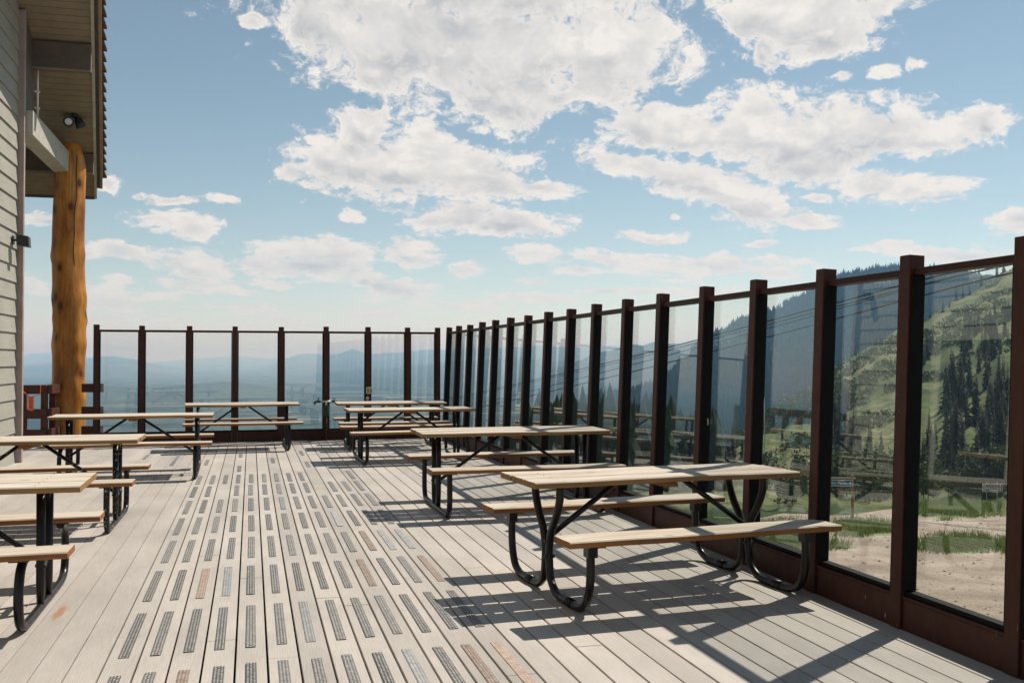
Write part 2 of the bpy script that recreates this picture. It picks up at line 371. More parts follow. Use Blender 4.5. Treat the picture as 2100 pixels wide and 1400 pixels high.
def m_strip(name, base, dot, rough=0.5, metal=0.3):
    m, t, b = mat(name); c = coords(t); x, y, z = t.sep(c)
    cx = t.math('SUBTRACT', t.math('FRACT', t.math('ADD', t.math('DIVIDE', x, 0.0155), 0.5)), 0.5)
    cyy = t.math('SUBTRACT', t.math('FRACT', t.math('DIVIDE', y, 0.0215)), 0.5)
    r = t.math('SQRT', t.math('ADD', t.math('POWER', t.math('MULTIPLY', cx, 1.0), 2.0), t.math('POWER', t.math('MULTIPLY', cyy, 1.15), 2.0)))
    ring = t.rng(r, 0.24, 0.34, 1, 0); hole = t.rng(r, 0.08, 0.14, 1, 0)
    n = t.noise(t.vmath('ADD', c, gpos(t)), 9, 6, 0.65); n2 = t.noise(gpos(t), 60, 3)
    ov = t.new('ShaderNodeObjectInfo').outputs['Random']; k = t.math('MULTIPLY', t.rng(n, 0.3, 0.7, 0.6, 1.4), t.rng(ov, 0.0, 1.0, 0.62, 1.45))
    bc = t.mix(1.0, base, t.comb(k, k, k), 'MULTIPLY')
    col = t.mix(t.math('MULTIPLY', ring, t.rng(n2, 0.35, 0.6, 0.35, 1.0)), bc, dot); col = t.mix(t.math('MULTIPLY', hole, 0.35), col, (0.05, 0.05, 0.05))
    t.link(col, b.inputs['Base Color']); b.inputs['Roughness'].default_value = rough; b.inputs['Metallic'].default_value = metal
    t.link(t.bump(ring, 0.6, 0.003), b.inputs['Normal']); return m
def m_foliage(name, c1, c2, c3):
    m, t, b = mat(name); p = gpos(t); o = t.new('ShaderNodeObjectInfo').outputs['Random']
    n = t.noise(p, 0.35, 3); n2 = t.noise(p, 2.6, 3)
    col = t.mix(t.rng(n, 0.35, 0.65), c1, c2); col = t.mix(t.rng(n2, 0.5, 0.75, 0, 0.6), col, c3)
    kk = t.rng(o, 0, 1, 0.75, 1.3); col = t.mix(1.0, col, t.comb(kk, kk, kk), 'MULTIPLY')
    t.link(col, b.inputs['Base Color']); b.inputs['Roughness'].default_value = 0.7; b.inputs['Specular IOR Level'].default_value = 0.2
    tl = t.new('ShaderNodeBsdfTranslucent'); t.link(col, tl.inputs[0])
    mx = t.new('ShaderNodeMixShader'); mx.inputs[0].default_value = 0.18
    t.link(b.outputs[0], mx.inputs[1]); t.link(tl.outputs[0], mx.inputs[2])
    t.link(mx.outputs[0], t.n['Material Output'].inputs[0]); return m
M = {}
M['deck'] = m_deck(); M['table'] = m_table('weathered_table_wood'); M['seat'] = m_table('weathered_bench_wood', (0.67, 0.61, 0.52), (0.42, 0.36, 0.285), (0.34, 0.15, 0.05))
M['pipe'] = m_pipe('black_pipe_paint'); M['pipe_worn'] = m_pipe('worn_black_pipe_paint', 0.14)
M['brown'] = m_brown(); M['brown_chip'] = m_brown('chipped_brown_paint', 0.066, (0.058, 0.019, 0.012)); M['rail'] = m_brown('rail_paint', -0.02, (0.036, 0.012, 0.009))
M['brown_rail'] = m_brown('railing_paint', -0.02, (0.09, 0.032, 0.022))
M['glass'] = m_glass(); M['black'] = simple('black_channel', (0.006, 0.0055, 0.0055), 0.6, spec=0.12); M['blackp'] = simple('black_plastic', (0.014, 0.014, 0.016), 0.38)
M['siding'] = m_siding(); M['trim'] = simple('corner_trim_paint', (0.34, 0.27, 0.24), 0.65, var=0.18, scale=5); M['log'] = m_log()
M['beam'] = simple('beam_paint', (0.42, 0.40, 0.34), 0.7, var=0.15, scale=6); M['soffit'] = simple('soffit_paint', (0.25, 0.20, 0.135), 0.7, var=0.15, scale=4)
M['crossbeam'] = simple('crossbeam_paint', (0.12, 0.09, 0.07), 0.7, var=0.2, scale=5)
M['shingle'] = simple('red_brown_shingle', (0.115, 0.06, 0.047), 0.85, var=0.35, scale=9)
M['strip'] = m_strip('grey_grip_metal', (0.10, 0.098, 0.092), (0.62, 0.60, 0.56), 0.6, 0.0); M['strip_worn'] = m_strip('silver_grip_metal', (0.22, 0.225, 0.225), (0.62, 0.61, 0.58), 0.55, 0.0)
M['strip_tan'] = m_strip('tan_grip_metal', (0.285, 0.205, 0.155), (0.56, 0.48, 0.42), 0.65, 0.0)
M['strip_ghost'] = simple('bare_board_patch', (0.52, 0.48, 0.42), 0.7)
M['steel'] = simple('galvanised_steel', (0.55, 0.55, 0.54), 0.4, 0.7); M['white'] = simple('white_paint', (0.78, 0.78, 0.75), 0.5, var=0.05)
M['orange'] = simple('orange_plastic', (0.85, 0.13, 0.03), 0.5, var=0.08); M['dark'] = simple('deck_underside', (0.03, 0.026, 0.022), 0.9)
M['green_iron'] = simple('dark_green_iron', (0.02, 0.04, 0.035), 0.5); M['cream'] = simple('cream_plastic', (0.62, 0.58, 0.42), 0.5)
M['blue'] = simple('blue_sign_paint', (0.03, 0.11, 0.20), 0.5); M['signwood'] = simple('sign_post_wood', (0.22, 0.12, 0.07), 0.8)
M['signdark'] = simple('dark_sign_paint', (0.03, 0.03, 0.03), 0.6); M['paleposts'] = simple('pale_post_wood', (0.45, 0.33, 0.24), 0.8)
M['cable'] = simple('steel_cable', (0.03, 0.03, 0.032), 0.6, bump=0); M['bark'] = simple('bark', (0.10, 0.075, 0.055), 0.9, var=0.3)
M['window'] = simple('dark_window', (0.02, 0.022, 0.025), 0.06, bump=0)
M['conifer'] = m_foliage('conifer_needles', (0.020, 0.038, 0.018), (0.032, 0.055, 0.024), (0.055, 0.085, 0.035))
M['leaf'] = m_foliage('broad_leaves', (0.04, 0.066, 0.024), (0.065, 0.095, 0.032), (0.11, 0.14, 0.055))
M['far_conifer'] = m_foliage('far_conifer_needles', (0.022, 0.042, 0.022), (0.034, 0.058, 0.026), (0.05, 0.08, 0.034))
M['grass'] = m_foliage('grass_blades', (0.13, 0.19, 0.05), (0.19, 0.25, 0.07), (0.34, 0.33, 0.15))

# ------------------------------------------------------------------ deck
def build_deck():
    mb = MB(); w = 0.1545; x0 = -0.0695
    k0 = -44; k1 = 23
    Yb = lambda x: 18.62 + 0.02 * x
    for k in range(k0, k1):
        xa = x0 + k * w; gap = 0.0105 if -5 < k < 12 else 0.0095
        if k < -5: gap = 0.006
        xa += gap / 2; xb = xa + w - gap
        y1 = Yb(xa) if xa > -2.9 else 20.6
        ys = [-7.0]; y = -7.0 + random.uniform(1.5, 4.8)
        while y < y1 - 0.8: ys.append(y); y += random.choice((3.66, 4.88, 4.88, 2.44))
        ys.append(y1)
        for a, b in zip(ys[:-1], ys[1:]):
            if xb < -3.32 and b < 15.7: continue
            z = random.uniform(-0.0012, 0.0012)
            mb.box(xa, xb, a + 0.0022, b - 0.0022, -0.03 + z, z)
    o = mb.build('deck', [M['deck'], M['dark']], None, bevel=0.0018, seg=1); tag(o, kind='structure')
    m2 = MB()
    m2.box(-6.9, 3.6, -7, 18.9, -0.30, -0.10)  # dark sheet added below the boards, stands in for shade in the gaps
    for y in np.arange(-6.5, 18.6, 0.6): m2.box(-6.8, 3.5, y, y + 0.04, -0.1, -0.034)
    m2.box(3.60, 3.66, -7, 18.9, -0.45, -0.02)
    o2 = m2.build('deck_framing_and_dark_sheet', M['dark']); tag(o2, kind='structure')
build_deck()

# ------------------------------------------------------------------ grip strips on the deck boards
ORD = ['', 'first', 'second', 'third', 'fourth', 'fifth', 'sixth', 'seventh', 'eighth', 'ninth', 'tenth', 'eleventh', 'twelfth', 'thirteenth']
def build_strips():
    w = 0.1545; meshes = {}
    def strip_mesh(mn, L):
        key = (mn, L)
        if key not in meshes:
            mb = MB(); nx, e = 0.0255, 0.004
            # plate with chamfered corners and two screw heads
            pts = [(-nx + e, 0), (nx - e, 0), (nx, e), (nx, L - e), (nx - e, L), (-nx + e, L), (-nx, L - e), (-nx, e)]
            mb.add([(x, y, 0.0012) for x, y in pts] + [(x * 0.97, y, 0.0042) for x, y in pts],
                   [tuple(range(7, -1, -1)), tuple(range(8, 16))] + [(i, (i + 1) % 8, 8 + (i + 1) % 8, 8 + i) for i in range(8)])
            for yy in (0.03, L - 0.03): mb.tube([(0, yy, 0.004), (0, yy, 0.006)], 0.005, 8)
            o = mb.build('grip_strip', M[mn]); meshes[key] = o.data; bpy.data.objects.remove(o)
        return meshes[key]
    rows = []
    far = [5.06, 6.255, 7.445, 8.645, 9.855, 11.04, 12.23, 13.35]
    for r, fy in enumerate(far):
        ks = list(range(-4, 9))
        if r == 6: ks.remove(5); ks.remove(-2)
        if r == 7: ks = list(range(-4, 5)) + [8]
        rows.append([(k, fy + 0.0085 * (k - 0), fy) for k in ks])
    tan = {(0, 8), (0, 7), (0, -2), (2, 8), (2, 5), (2, -2), (3, 6)}; worn = {(1, 2), (2, -1), (3, 8), (4, 5), (5, 2), (0, 5), (3, 7)}
    for r, row in enumerate(rows):
        n = 0
        for i, (k, fy, base) in enumerate(row):
            kind = 'strip_tan' if (r, k) in tan else 'strip_worn' if (r, k) in worn else 'strip'
            L = 0.9
            o = bpy.data.objects.new('grip_strip', strip_mesh(kind, L)); COL.objects.link(o)
            o.location = (0.0075 + k * w + random.uniform(-0.004, 0.004), fy - L + random.uniform(-0.012, 0.012), 0)
            o.rotation_euler = (0, 0, random.uniform(-0.003, 0.003))
            cw = {'strip_tan': 'tan', 'strip_worn': 'pale silver', 'strip': 'grey'}[kind]
            tag(o, f'{cw} studded grip strip, {ORD[i + 1]} from the left in the {ORD[r + 1]} row from the camera', 'grip strip', 'grip strips screwed along the deck boards')
    # stray ones further down the deck
    lone = [(487, 961, 'lone grip strip just beyond the last full row, above its fourth strip'), (554, 944, 'short grey grip strip alone between the back tables, right of centre'),
            (490, 933, 'small grip strip farthest back in the middle of the deck'), (611, 929, 'grey grip strip near the feet of the back left table, to its right'),
            (421, 948, 'grey grip strip beside the foot of the log-side table'), (353, 949, 'wide grey grip strip left of the log-side table foot'),
            (364, 937, 'narrow faint grip strip behind the log-side table bench'), (300, 937, 'short grey grip strip nearest the log post'),
            (625, 952, 'lone grip strip behind the rightmost gap of the last full row'), ]
    for px, py, lab in lone:
        d = px_dir(px, py); q = -CAMH / d[2]; x, y = d[0] * q, d[1] * q
        k = round((x - 0.0075) / w)
        o = bpy.data.objects.new('grip_strip', strip_mesh('strip', 0.75)); COL.objects.link(o)
        o.location = (0.0075 + k * w, y - 0.37, 0)
        tag(o, lab, 'grip strip', 'grip strips screwed along the deck boards')
build_strips()

# ------------------------------------------------------------------ picnic tables
def plank(mb, L, Wd, T, y, z, seed, M4=None, seg=22, rough=1.0, mi=0):
    """one weathered board along x, centred at (0,y), top at z, with worn, slightly wavy edges"""
    rs = random.Random(seed); c = 0.007
    prof = [(-Wd / 2 + c, -T), (Wd / 2 - c, -T), (Wd / 2, -T + c), (Wd / 2, -c), (Wd / 2 - c, 0), (0, 0.0), (-Wd / 2 + c, 0), (-Wd / 2, -c), (-Wd / 2, -T + c)]
    n = len(prof); ph = [rs.uniform(0, 6.28) for _ in range(6)]; vs = []
    bow = rs.uniform(-0.004, 0.004)
    for i in range(seg + 1):
        s = i / seg; x = (s - 0.5) * L
        if i == 0: x += 0.0
        zz = bow * math.sin(math.pi * s) + 0.0012 * rough * math.sin(9 * s + ph[0])
        for j, (py, pz) in enumerate(prof):
            ey = 0.003 * rough * (math.sin(13 * s + ph[1]) * 0.6 + math.sin(31 * s + ph[2]) * 0.4) * (1 if py > 0 else -1 if py < 0 else 0)
            inn = 0.0
            if i in (0, seg): inn = 0.006 if abs(py) > Wd / 2 - 0.004 or pz in (0, -T) else 0.0
            if rough > 1.2 and rs.random() < 0.03: ey -= 0.004 * (1 if py > 0 else -1)
            vs.append((x + (inn if i == 0 else -inn if i == seg else 0), y + py + ey, z + pz + zz - (0.002 if abs(py) == 0 else 0)))
    fs = [(i * n + j, i * n + (j + 1) % n, (i + 1) * n + (j + 1) % n, (i + 1) * n + j) for i in range(seg) for j in range(n)]
    fs += [tuple(range(n - 1, -1, -1)), tuple(seg * n + j for j in range(n))]
    mb.add(vs, fs, mi, False)
def make_table(kind, dims, loc, rz, label, seed, worn=False, inset=0.21):
    L, Wt, zt, zs, off, Ws, Ls = dims
    root = empty('picnic_table', (loc[0], loc[1], 0), rz, label, 'picnic table', 'picnic tables on the deck')
    T = 0.038; tb = MB(); gp = 0.024 if kind != 'loop' else 0.016; bw = (Wt - 2 * gp) / 3
    for i in (-1, 0, 1):
        plank(tb, L + random.uniform(-0.012, 0.012), bw, T, i * (bw + gp), zt + random.uniform(-0.003, 0.003), seed * 10 + i, rough=1.6 if kind == 'curved' else 1.0)
    tb.build('tabletop', M['table'], root)
    for sgn in (-1, 1):
        sb = MB(); plank(sb, Ls, Ws, T, sgn * off, zs, seed * 10 + 5 + sgn, rough=1.6 if kind == 'curved' else 1.0); sb.build('bench_seat', M['seat'], root)
    pm = M['pipe_worn'] if worn else M['pipe']; r = 0.0255
    for su in (-1, 1):
        u = su * (L / 2 - inset); fr = MB(); zu = zt - T
        if kind == 'curved':
            for sv in (-1, 1):
                path = [(u, sv * 0.215, zu - 0.004), (u, sv * 0.205, zu - 0.10), (u, sv * 0.145, zu - 0.21), (u, sv * 0.065, zu - 0.31), (u, sv * 0.034, zu - 0.42),
                        (u, sv * 0.034, 0.22), (u, sv * 0.055, 0.11), (u, sv * 0.13, 0.045), (u, sv * 0.22, r), (u, sv * 0.40, r), (u, sv * (off - 0.17), r + 0.003),
                        (u, sv * (off - 0.07), 0.07), (u, sv * (off - 0.015), 0.17), (u, sv * (off - 0.0), 0.30), (u, sv * (off - 0.01), zs - T - 0.002)]
                pp = smooth_path(path, 5); fr.tube(pp, r, 14)
                fr.tube([(u, sv * 0.26, r + 0.001), (u, sv * 0.42, r + 0.001)], r * 1.16, 14)
                fr.box(u - 0.05, u + 0.05, sv * off - 0.10, sv * off + 0.10, zs - T - 0.008, zs - T - 0.001)
                fr.box(u - 0.03, u + 0.03, sv * off - 0.035, sv * off + 0.035, zs - T - 0.075, zs - T - 0.009)
            for zz in (0.34, 0.24): fr.tube([(u - 0.035, -0.034, zz), (u + 0.035, -0.034, zz)], 0.011, 6)
        else:
            bul = 0.10 if kind == 'loop' else 0.015
            half = [(off - 0.10, zs - T - 0.012), (off - 0.03, zs - T - 0.02), (off + bul * 0.6, zs - T - 0.07), (off + bul, zs - T - 0.17), (off + bul * 0.95, 0.15),
                    (off + bul * 0.55, 0.07), (off - 0.06 + bul * 0.2, r + 0.008), (off - 0.20, r)]
            if kind != 'loop': half = [(off + 0.005, zs - T - 0.002), (off + 0.01, 0.30), (off + 0.012, 0.17), (off - 0.01, 0.085), (off - 0.06, 0.035), (off - 0.15, r)]
            path = [(u, v, z) for v, z in half] + [(u, 0.12, r), (u, -0.12, r)] + [(u, -v, z) for v, z in half[::-1]]
            fr.tube(smooth_path(path, 5), r, 14)
            for sv in (-1, 1):
                fr.tube([(u, sv * 0.125, r), (u, sv * 0.125, 0.16), (u, sv * 0.135, zu - 0.003)], [r * 0.8, r, r], 12)
                fr.box(u - 0.05, u + 0.05, sv * off - 0.11, sv * off + 0.11, zs - T - 0.008, zs - T - 0.001)
                fr.tube([(u - 0.03, sv * 0.125, 0.27), (u + 0.03, sv * 0.125, 0.27)], 0.01, 6)
            fr.box(u - 0.006, u + 0.006, -0.13, 0.13, 0.245, 0.295)
        fr.box(u - 0.022, u + 0.022, -Wt * 0.42, Wt * 0.42, zu - 0.007, zu - 0.001)
        fr.build('leg_frame', pm, root)
        br = MB()
        if kind == 'curved': br.tube([(u - su * 0.012, 0.0, 0.36), (u - su * 0.50, 0.0, zu - 0.012)], 0.0185, 10)
        else: br.tube([(u - su * 0.012, 0.0, 0.27), (su * 0.09, 0.0, zu - 0.012)], 0.0165, 10)
        e = u - su * 0.50 if kind == 'curved' else su * 0.09
        br.box(e - 0.05, e + 0.05, -0.03, 0.03, zu - 0.016, zu - 0.001)
        br.build('brace', pm, root)
    cl = MB(); cl.box(-0.045, 0.045, -Wt * 0.45, Wt * 0.45, zu - 0.028, zu - 0.0175 + 0.016)
    cl.build('cleat', M['seat'], root)
    for su in (-1, 1):
        bo = MB()
        for iy in (-bw - gp, 0, bw + gp):
            for q in (-0.06, 0.06): bo.tube([(su * (L / 2 - inset), iy + q, zt - 0.001), (su * (L / 2 - inset), iy + q, zt + 0.002)], 0.0045, 8)
        bo.build('bolt', M['steel'], root)
    return root
make_table('curved', (1.882, 0.66, 0.745, 0.468, 0.675, 0.252, 1.83), (2.56, 6.165), 0.085, 'nearest right-hand picnic table on curved Y-shaped black legs, against the glass', 1)
make_table('straight', (1.933, 0.685, 0.778, 0.474, 0.70, 0.249, 1.893), (2.545, 9.80), -0.004, 'second picnic table along the right glass fence, straight twin black uprights', 2)
make_table('loop', (1.862, 0.715, 0.758, 0.466, 0.655, 0.245, 1.90), (2.278, 14.742), 0.022, 'picnic table by the back right corner, in front of another table', 3)
make_table('loop', (1.85, 0.705, 0.757, 0.46, 0.654, 0.244, 1.84), (2.306, 17.026), -0.02, 'farthest right picnic table, right against the back glass fence corner', 4)
make_table('loop', (1.846, 0.70, 0.75, 0.466, 0.649, 0.245, 1.88), (-0.131, 17.278), 0.034, 'picnic table standing alone before the middle of the back glass fence', 5)
make_table('loop', (1.96, 0.68, 0.778, 0.467, 0.658, 0.245, 1.95), (-1.445, 13.601), 0.018, 'picnic table in front of the orange log post and brown railing', 6)
make_table('straight', (1.858, 0.71, 0.78, 0.456, 0.677, 0.248, 1.88), (-1.895, 9.728), -0.002, 'left picnic table beside the siding with scuffed paint on its near leg', 7, worn=True)
make_table('loop', (1.87, 0.736, 0.762, 0.454, 0.635, 0.243, 1.87), (-1.885, 6.546), 0.01, 'nearest left picnic table, cut off by the left photo edge', 8, inset=0.25)

# ------------------------------------------------------------------ glass windbreak fences
def glass_fence(name, A, B, stations, label, lean=0.0, flip=1, chip_below=8.0, ph=2.08):
    """A->B is the base line on the deck side; local x runs along it, local y points away from the deck"""
    A = Vector((A[0], A[1], 0)); B = Vector((B[0], B[1], 0)); d = (B - A).normalized(); ang = math.atan2(d.y, d.x)
    root = empty(name, A, ang, label, 'glass fence')
    root.rotation_euler = (lean * flip, 0, ang)
    # local y: +flip side is outside
    f = flip
    def bx(mb, x0, x1, y0, y1, z0, z1): mb.box(x0, x1, min(f * y0, f * y1), max(f * y0, f * y1), z0, z1)
    for i, s in enumerate(stations):
        mb = MB(); bx(mb, s - 0.046, s + 0.046, 0.0, 0.096, 0.002, ph + random.uniform(-0.008, 0.008))
        mb.build('post', M['brown_chip'] if chip_below > 0 else M['brown'], root, bevel=0.004)
    for s0, s1 in zip(stations[:-1], stations[1:]):
        a, b = s0 + 0.0475, s1 - 0.0475
        if b - a < 0.05: continue
        mb = MB(); bx(mb, a, b, 0.018, 0.058, 0.003, 0.168); bx(mb, a, b, 0.012, 0.09, 0.1695, 0.186)
        mb.build('baseboard', M['brown_chip'], root, bevel=0.003)
        mb = MB(); bx(mb, a, b, 0.030, 0.112, ph - 0.118, ph - 0.080); mb.build('top_rail', M['rail'], root, bevel=0.004)
        mb = MB()
        zb, zt = 0.188, ph - 0.120
        bx(mb, a, b, 0.026, 0.092, zb, zb + 0.026); bx(mb, a, a + 0.016, 0.010, 0.090, zb + 0.027, zt); bx(mb, b - 0.016, b, 0.010, 0.090, zb + 0.027, zt)
        mb.build('glazing_channel', M['black'], root, bevel=0.002)
        mb = MB(); bx(mb, a + 0.010, b - 0.010, 0.076, 0.082, zb + 0.015, zt); mb.build('glass_pane', M['glass'], root)
    return root
ry = [-2.20, -1.31, -0.42, 0.47, 1.36, 2.22, 3.09, 3.966, 4.841, 5.705, 6.591, 7.449, 8.345, 9.211, 10.127, 11.0, 11.914, 12.855, 13.79, 14.70, 15.60, 16.52, 17.46, 18.36]
RX = 3.462
rf = glass_fence('glass_fence', (RX, ry[0]), (RX, 30), [y - ry[0] for y in ry], 'long glass windbreak with dark brown posts along the right deck edge', lean=-R(2.4), flip=-1)
bx_ = []
for px in (198, 291, 388.5, 482, 577, 669.5, 756, 838):
    d = px_dir(px, 736); q = 18.50 / d[1]; bx_.append(d[0] * q)
BA = (-2.95, 18.44); BB = (3.50, 18.60); bl = math.hypot(BB[0] - BA[0], BB[1] - BA[1])
bfst = [(x - BA[0]) / (BB[0] - BA[0]) * bl for x in bx_] + [bl - 0.075]
bf = glass_fence('glass_fence', BA, BB, bfst, 'shorter glass windbreak with brown posts across the far end of the deck', flip=1)

# ------------------------------------------------------------------ lodge building
XW = -3.30; YC = 15.70
lodge = empty('lodge', (XW, YC, 0), 0, 'ski lodge with grey lap siding, deep soffit and orange log post', 'building')
def LP(o): o.parent = lodge; o.location = (-XW, -YC, 0); return o       # meshes are written in world numbers
def build_lodge():
    y0 = -9.0; mb = MB(); ex = 0.24
    nw = 34
    for i in range(nw):
        z = i * ex - 0.05
        mb.add([(XW + 0.030, y0, z), (XW + 0.030, YC, z), (XW + 0.006, YC, z + ex + 0.012), (XW + 0.006, y0, z + ex + 0.012), (XW - 0.01, y0, z), (XW - 0.01, YC, z), (XW - 0.01, YC, z + ex), (XW - 0.01, y0, z + ex)],
               [(0, 1, 2, 3), (0, 4, 5, 1), (0, 3, 7, 4), (1, 5, 6, 2)])
    LP(mb.build('siding', M['siding']))
    mb = MB(); mb.box(XW - 6, XW - 0.012, y0, YC - 0.002, -2.6, 8.0); LP(mb.build('wall_core', M['siding']))
    mb = MB(); mb.box(XW - 0.01, XW + 0.105, YC, YC + 0.09, 0.001, 6.56); LP(mb.build('corner_trim', M['trim'], bevel=0.006))
    # a tall window in the wall, its pale casing seen mirrored in the glass fence
    for (ya, yb) in ((11.9, 13.4), (8.2, 9.7)):
        fr = MB(); fr.box(XW + 0.02, XW + 0.075, ya - 0.11, ya, 0.25, 2.35); fr.box(XW + 0.02, XW + 0.075, yb, yb + 0.11, 0.25, 2.35)
        fr.box(XW + 0.02, XW + 0.08, ya - 0.15, yb + 0.15, 2.3505, 2.47); fr.box(XW + 0.02, XW + 0.09, ya - 0.15, yb + 0.15, 0.15, 0.2495)
        wf = LP(fr.build('window_casing', M['beam'], bevel=0.004))
        g = MB(); g.box(XW + 0.02, XW + 0.05, ya + 0.001, yb - 0.001, 0.2505, 2.35); gp = g.build('window_pane', M['window'])
        gp.parent = wf
    # roof underside: rises towards the camera at 0.42, prow edge
    s = 0.42; ZS = lambda y: 5.19 + s * (19.05 - y)
    YE = 20.45; XE = lambda y: -2.92 + 0.128 * (YE - y)           # inner rake line
    mb = MB(); y = YE; pw = 0.137
    while y > 8.0:
        ya, yb = y - pw + 0.011, y
        t = 0.02
        mb.add([(-9, ya, ZS(ya)), (XE(ya), ya, ZS(ya)), (XE(yb), yb, ZS(yb)), (-9, yb, ZS(yb)), (-9, ya, ZS(ya) + t), (XE(ya), ya, ZS(ya) + t), (XE(yb), yb, ZS(yb) + t), (-9, yb, ZS(yb) + t)],
               [(0, 3, 2, 1), (4, 5, 6, 7), (0, 1, 5, 4), (1, 2, 6, 5), (2, 3, 7, 6), (3, 0, 4, 7)])
        y -= pw
    LP(mb.build('soffit', M['soffit']))
    def rake(dx, z0, z1, w, ya, yb):
        m_ = MB(); a = (XE(ya) + dx, ya); b = (XE(yb) + dx, yb)
        m_.add([(a[0], a[1], ZS(ya) + z0), (a[0] + w, a[1], ZS(ya) + z0), (b[0] + w, b[1], ZS(yb) + z0), (b[0], b[1], ZS(yb) + z0),
                (a[0], a[1], ZS(ya) + z1), (a[0] + w, a[1], ZS(ya) + z1), (b[0] + w, b[1], ZS(yb) + z1), (b[0], b[1], ZS(yb) + z1)],
               [(0, 1, 2, 3), (4, 7, 6, 5), (0, 4, 5, 1), (1, 5, 6, 2), (2, 6, 7, 3), (3, 7, 4, 0)]); return m_
    LP(rake(0.0, -0.035, 0.20, 0.045, YE + 0.02, 8).build('rake_board', M['beam']))
    LP(rake(0.046, 0.10, 0.16, 0.055, YE - 0.1, 8).build('rake_gap', M['crossbeam']))
    LP(rake(0.102, 0.06, 0.26, 0.045, YE - 0.16, 8).build('rake_trim', M['soffit']))
    # roof deck and stepped shingle courses
    mb = MB(); y = YE - 0.1; ex2 = 0.245
    while y > 8.0:
        ya, yb = y - ex2 * 1.25, y
        xo = 0.16 + random.uniform(0.0, 0.014); za, zb = ZS(ya) + 0.262, ZS(yb) + 0.30
        mb.add([(-9, ya, za), (XE(ya) + xo, ya, za), (XE(yb) + xo + 0.055, yb, zb), (-9, yb, zb), (-9, ya, za + 0.03), (XE(ya) + xo, ya, za + 0.03), (XE(yb) + xo + 0.055, yb, zb + 0.045), (-9, yb, zb + 0.045)],
               [(0, 3, 2, 1), (4, 5, 6, 7), (0, 1, 5, 4), (1, 2, 6, 5), (2, 3, 7, 6), (3, 0, 4, 7)])
        y -= ex2
    LP(mb.build('roof_shingles', M['shingle']))
    mb = MB(); mb.box(-9, XE(YE) + 0.0, YE + 0.022, YE + 0.06, ZS(YE) - 0.05, ZS(YE) + 0.26); LP(mb.build('eave_fascia', M['crossbeam']))
    # cross beams under the soffit
    for yc, zb in ((19.05, 4.79), (16.30, 5.88)):
        mb = MB(); mb.box(-9, XE(yc) - 0.004, yc, yc + 0.10, zb, ZS(yc + 0.1) - 0.003); LP(mb.build('cross_beam', M['crossbeam'], bevel=0.004))
        mb = MB(); mb.box(-9, XE(yc) - 0.004, yc - 0.012, yc - 0.001, zb - 0.012, zb + 0.022); LP(mb.build('beam_trim', M['soffit']))
    mb = MB(); mb.box(-3.36, -3.10, YC + 0.1, 18.86, 4.76, 5.12); LP(mb.build('beam', M['beam'], bevel=0.008))
    mb = MB()
    mb.add([(-3.30, YC + 0.1, 5.13), (-3.30, 16.42, 5.13), (-3.30, 16.42, ZS(16.42) - 0.01), (-3.30, YC + 0.1, ZS(YC + 0.1) - 0.01), (-3.22, YC + 0.1, 5.13), (-3.22, 16.42, 5.13), (-3.22, 16.42, ZS(16.42) - 0.01), (-3.22, YC + 0.1, ZS(YC + 0.1) - 0.01)],
           [(0, 1, 2, 3), (4, 7, 6, 5), (0, 4, 5, 1), (1, 5, 6, 2), (2, 6, 7, 3), (3, 7, 4, 0)])
    LP(mb.build('gable_panel', M['crossbeam']))
    mb = MB(); mb.tube([(-3.17, 16.47, 5.0), (-3.17, 16.47, ZS(16.47) - 0.02)], 0.016, 8)
    for zz in (5.05, 5.3, 5.55): mb.box(-3.21, -3.14, 16.44, 16.50, zz, zz + 0.025)
    LP(mb.build('conduit', M['white']))
    # log post with knotty bulges
    r0 = 0.272; cx, cyy = -3.12, 19.0; n = 40; hh = 84; H = 5.3; vs = []
    kn = [(random.uniform(0, 6.28), random.uniform(0.3, 5.0), random.uniform(0.012, 0.035), random.uniform(0.18, 0.36)) for _ in range(26)]
    ring = [(1.75, 0.020, 0.14), (2.55, 0.022, 0.16), (3.35, 0.012, 0.12), (4.45, -0.01, 0.2), (0.9, 0.012, 0.2)]
    for i in range(hh + 1):
        z = H * i / hh; rr = r0 * (1.0 - 0.03 * i / hh) * (1 - 0.30 * max(0, (z - 4.9) / 0.4))
        ox = 0.012 * math.sin(z * 1.3) + 0.008 * math.sin(z * 2.9 + 1)
        for (zc, am, wd) in ring: rr += am * math.exp(-((z - zc) / wd) ** 2)
        for k in range(n):
            a = 2 * math.pi * k / n; q = rr + 0.004 * math.sin(a * 5 + z * 0.7) + 0.003 * math.sin(a * 9 - z * 1.9)
            for (ka, kz, am, wd) in kn:
                da = (a - ka + math.pi) % (2 * math.pi) - math.pi
                e = (da / wd) ** 2 + ((z - kz) / 0.10) ** 2
                if e < 6: q += am * math.exp(-e)
            vs.append((ox + q * math.cos(a), q * math.sin(a), z))
    fs = [(i * n + k, i * n + (k + 1) % n, (i + 1) * n + (k + 1) % n, (i + 1) * n + k) for i in range(hh) for k in range(n)]
    mb = MB(); mb.add(vs, fs, 0, True); mb.add([vs[hh * n + k] for k in range(n)], [tuple(range(n))])
    # a long drying check down the front
    o = mb.build('log_post', M['log']); o.parent = lodge; o.location = (cx - XW, cyy - YC, 0)
    ck = MB(); P = []
    for i in range(30):
        z = 3.1 + 2.0 * i / 29; a = -1.05 + 0.06 * math.sin(z * 3.1) + 0.03 * math.sin(z * 9)
        P.append((0.279 * math.cos(a) + 0.012 * math.sin(z * 1.3), 0.279 * math.sin(a), z))
    ck.tube(P, [0.001] + [0.0075] * 28 + [0.001], 6)
    c = ck.build('drying_crack', M['dark']); c.parent = o
    return ZS
ZS = build_lodge()

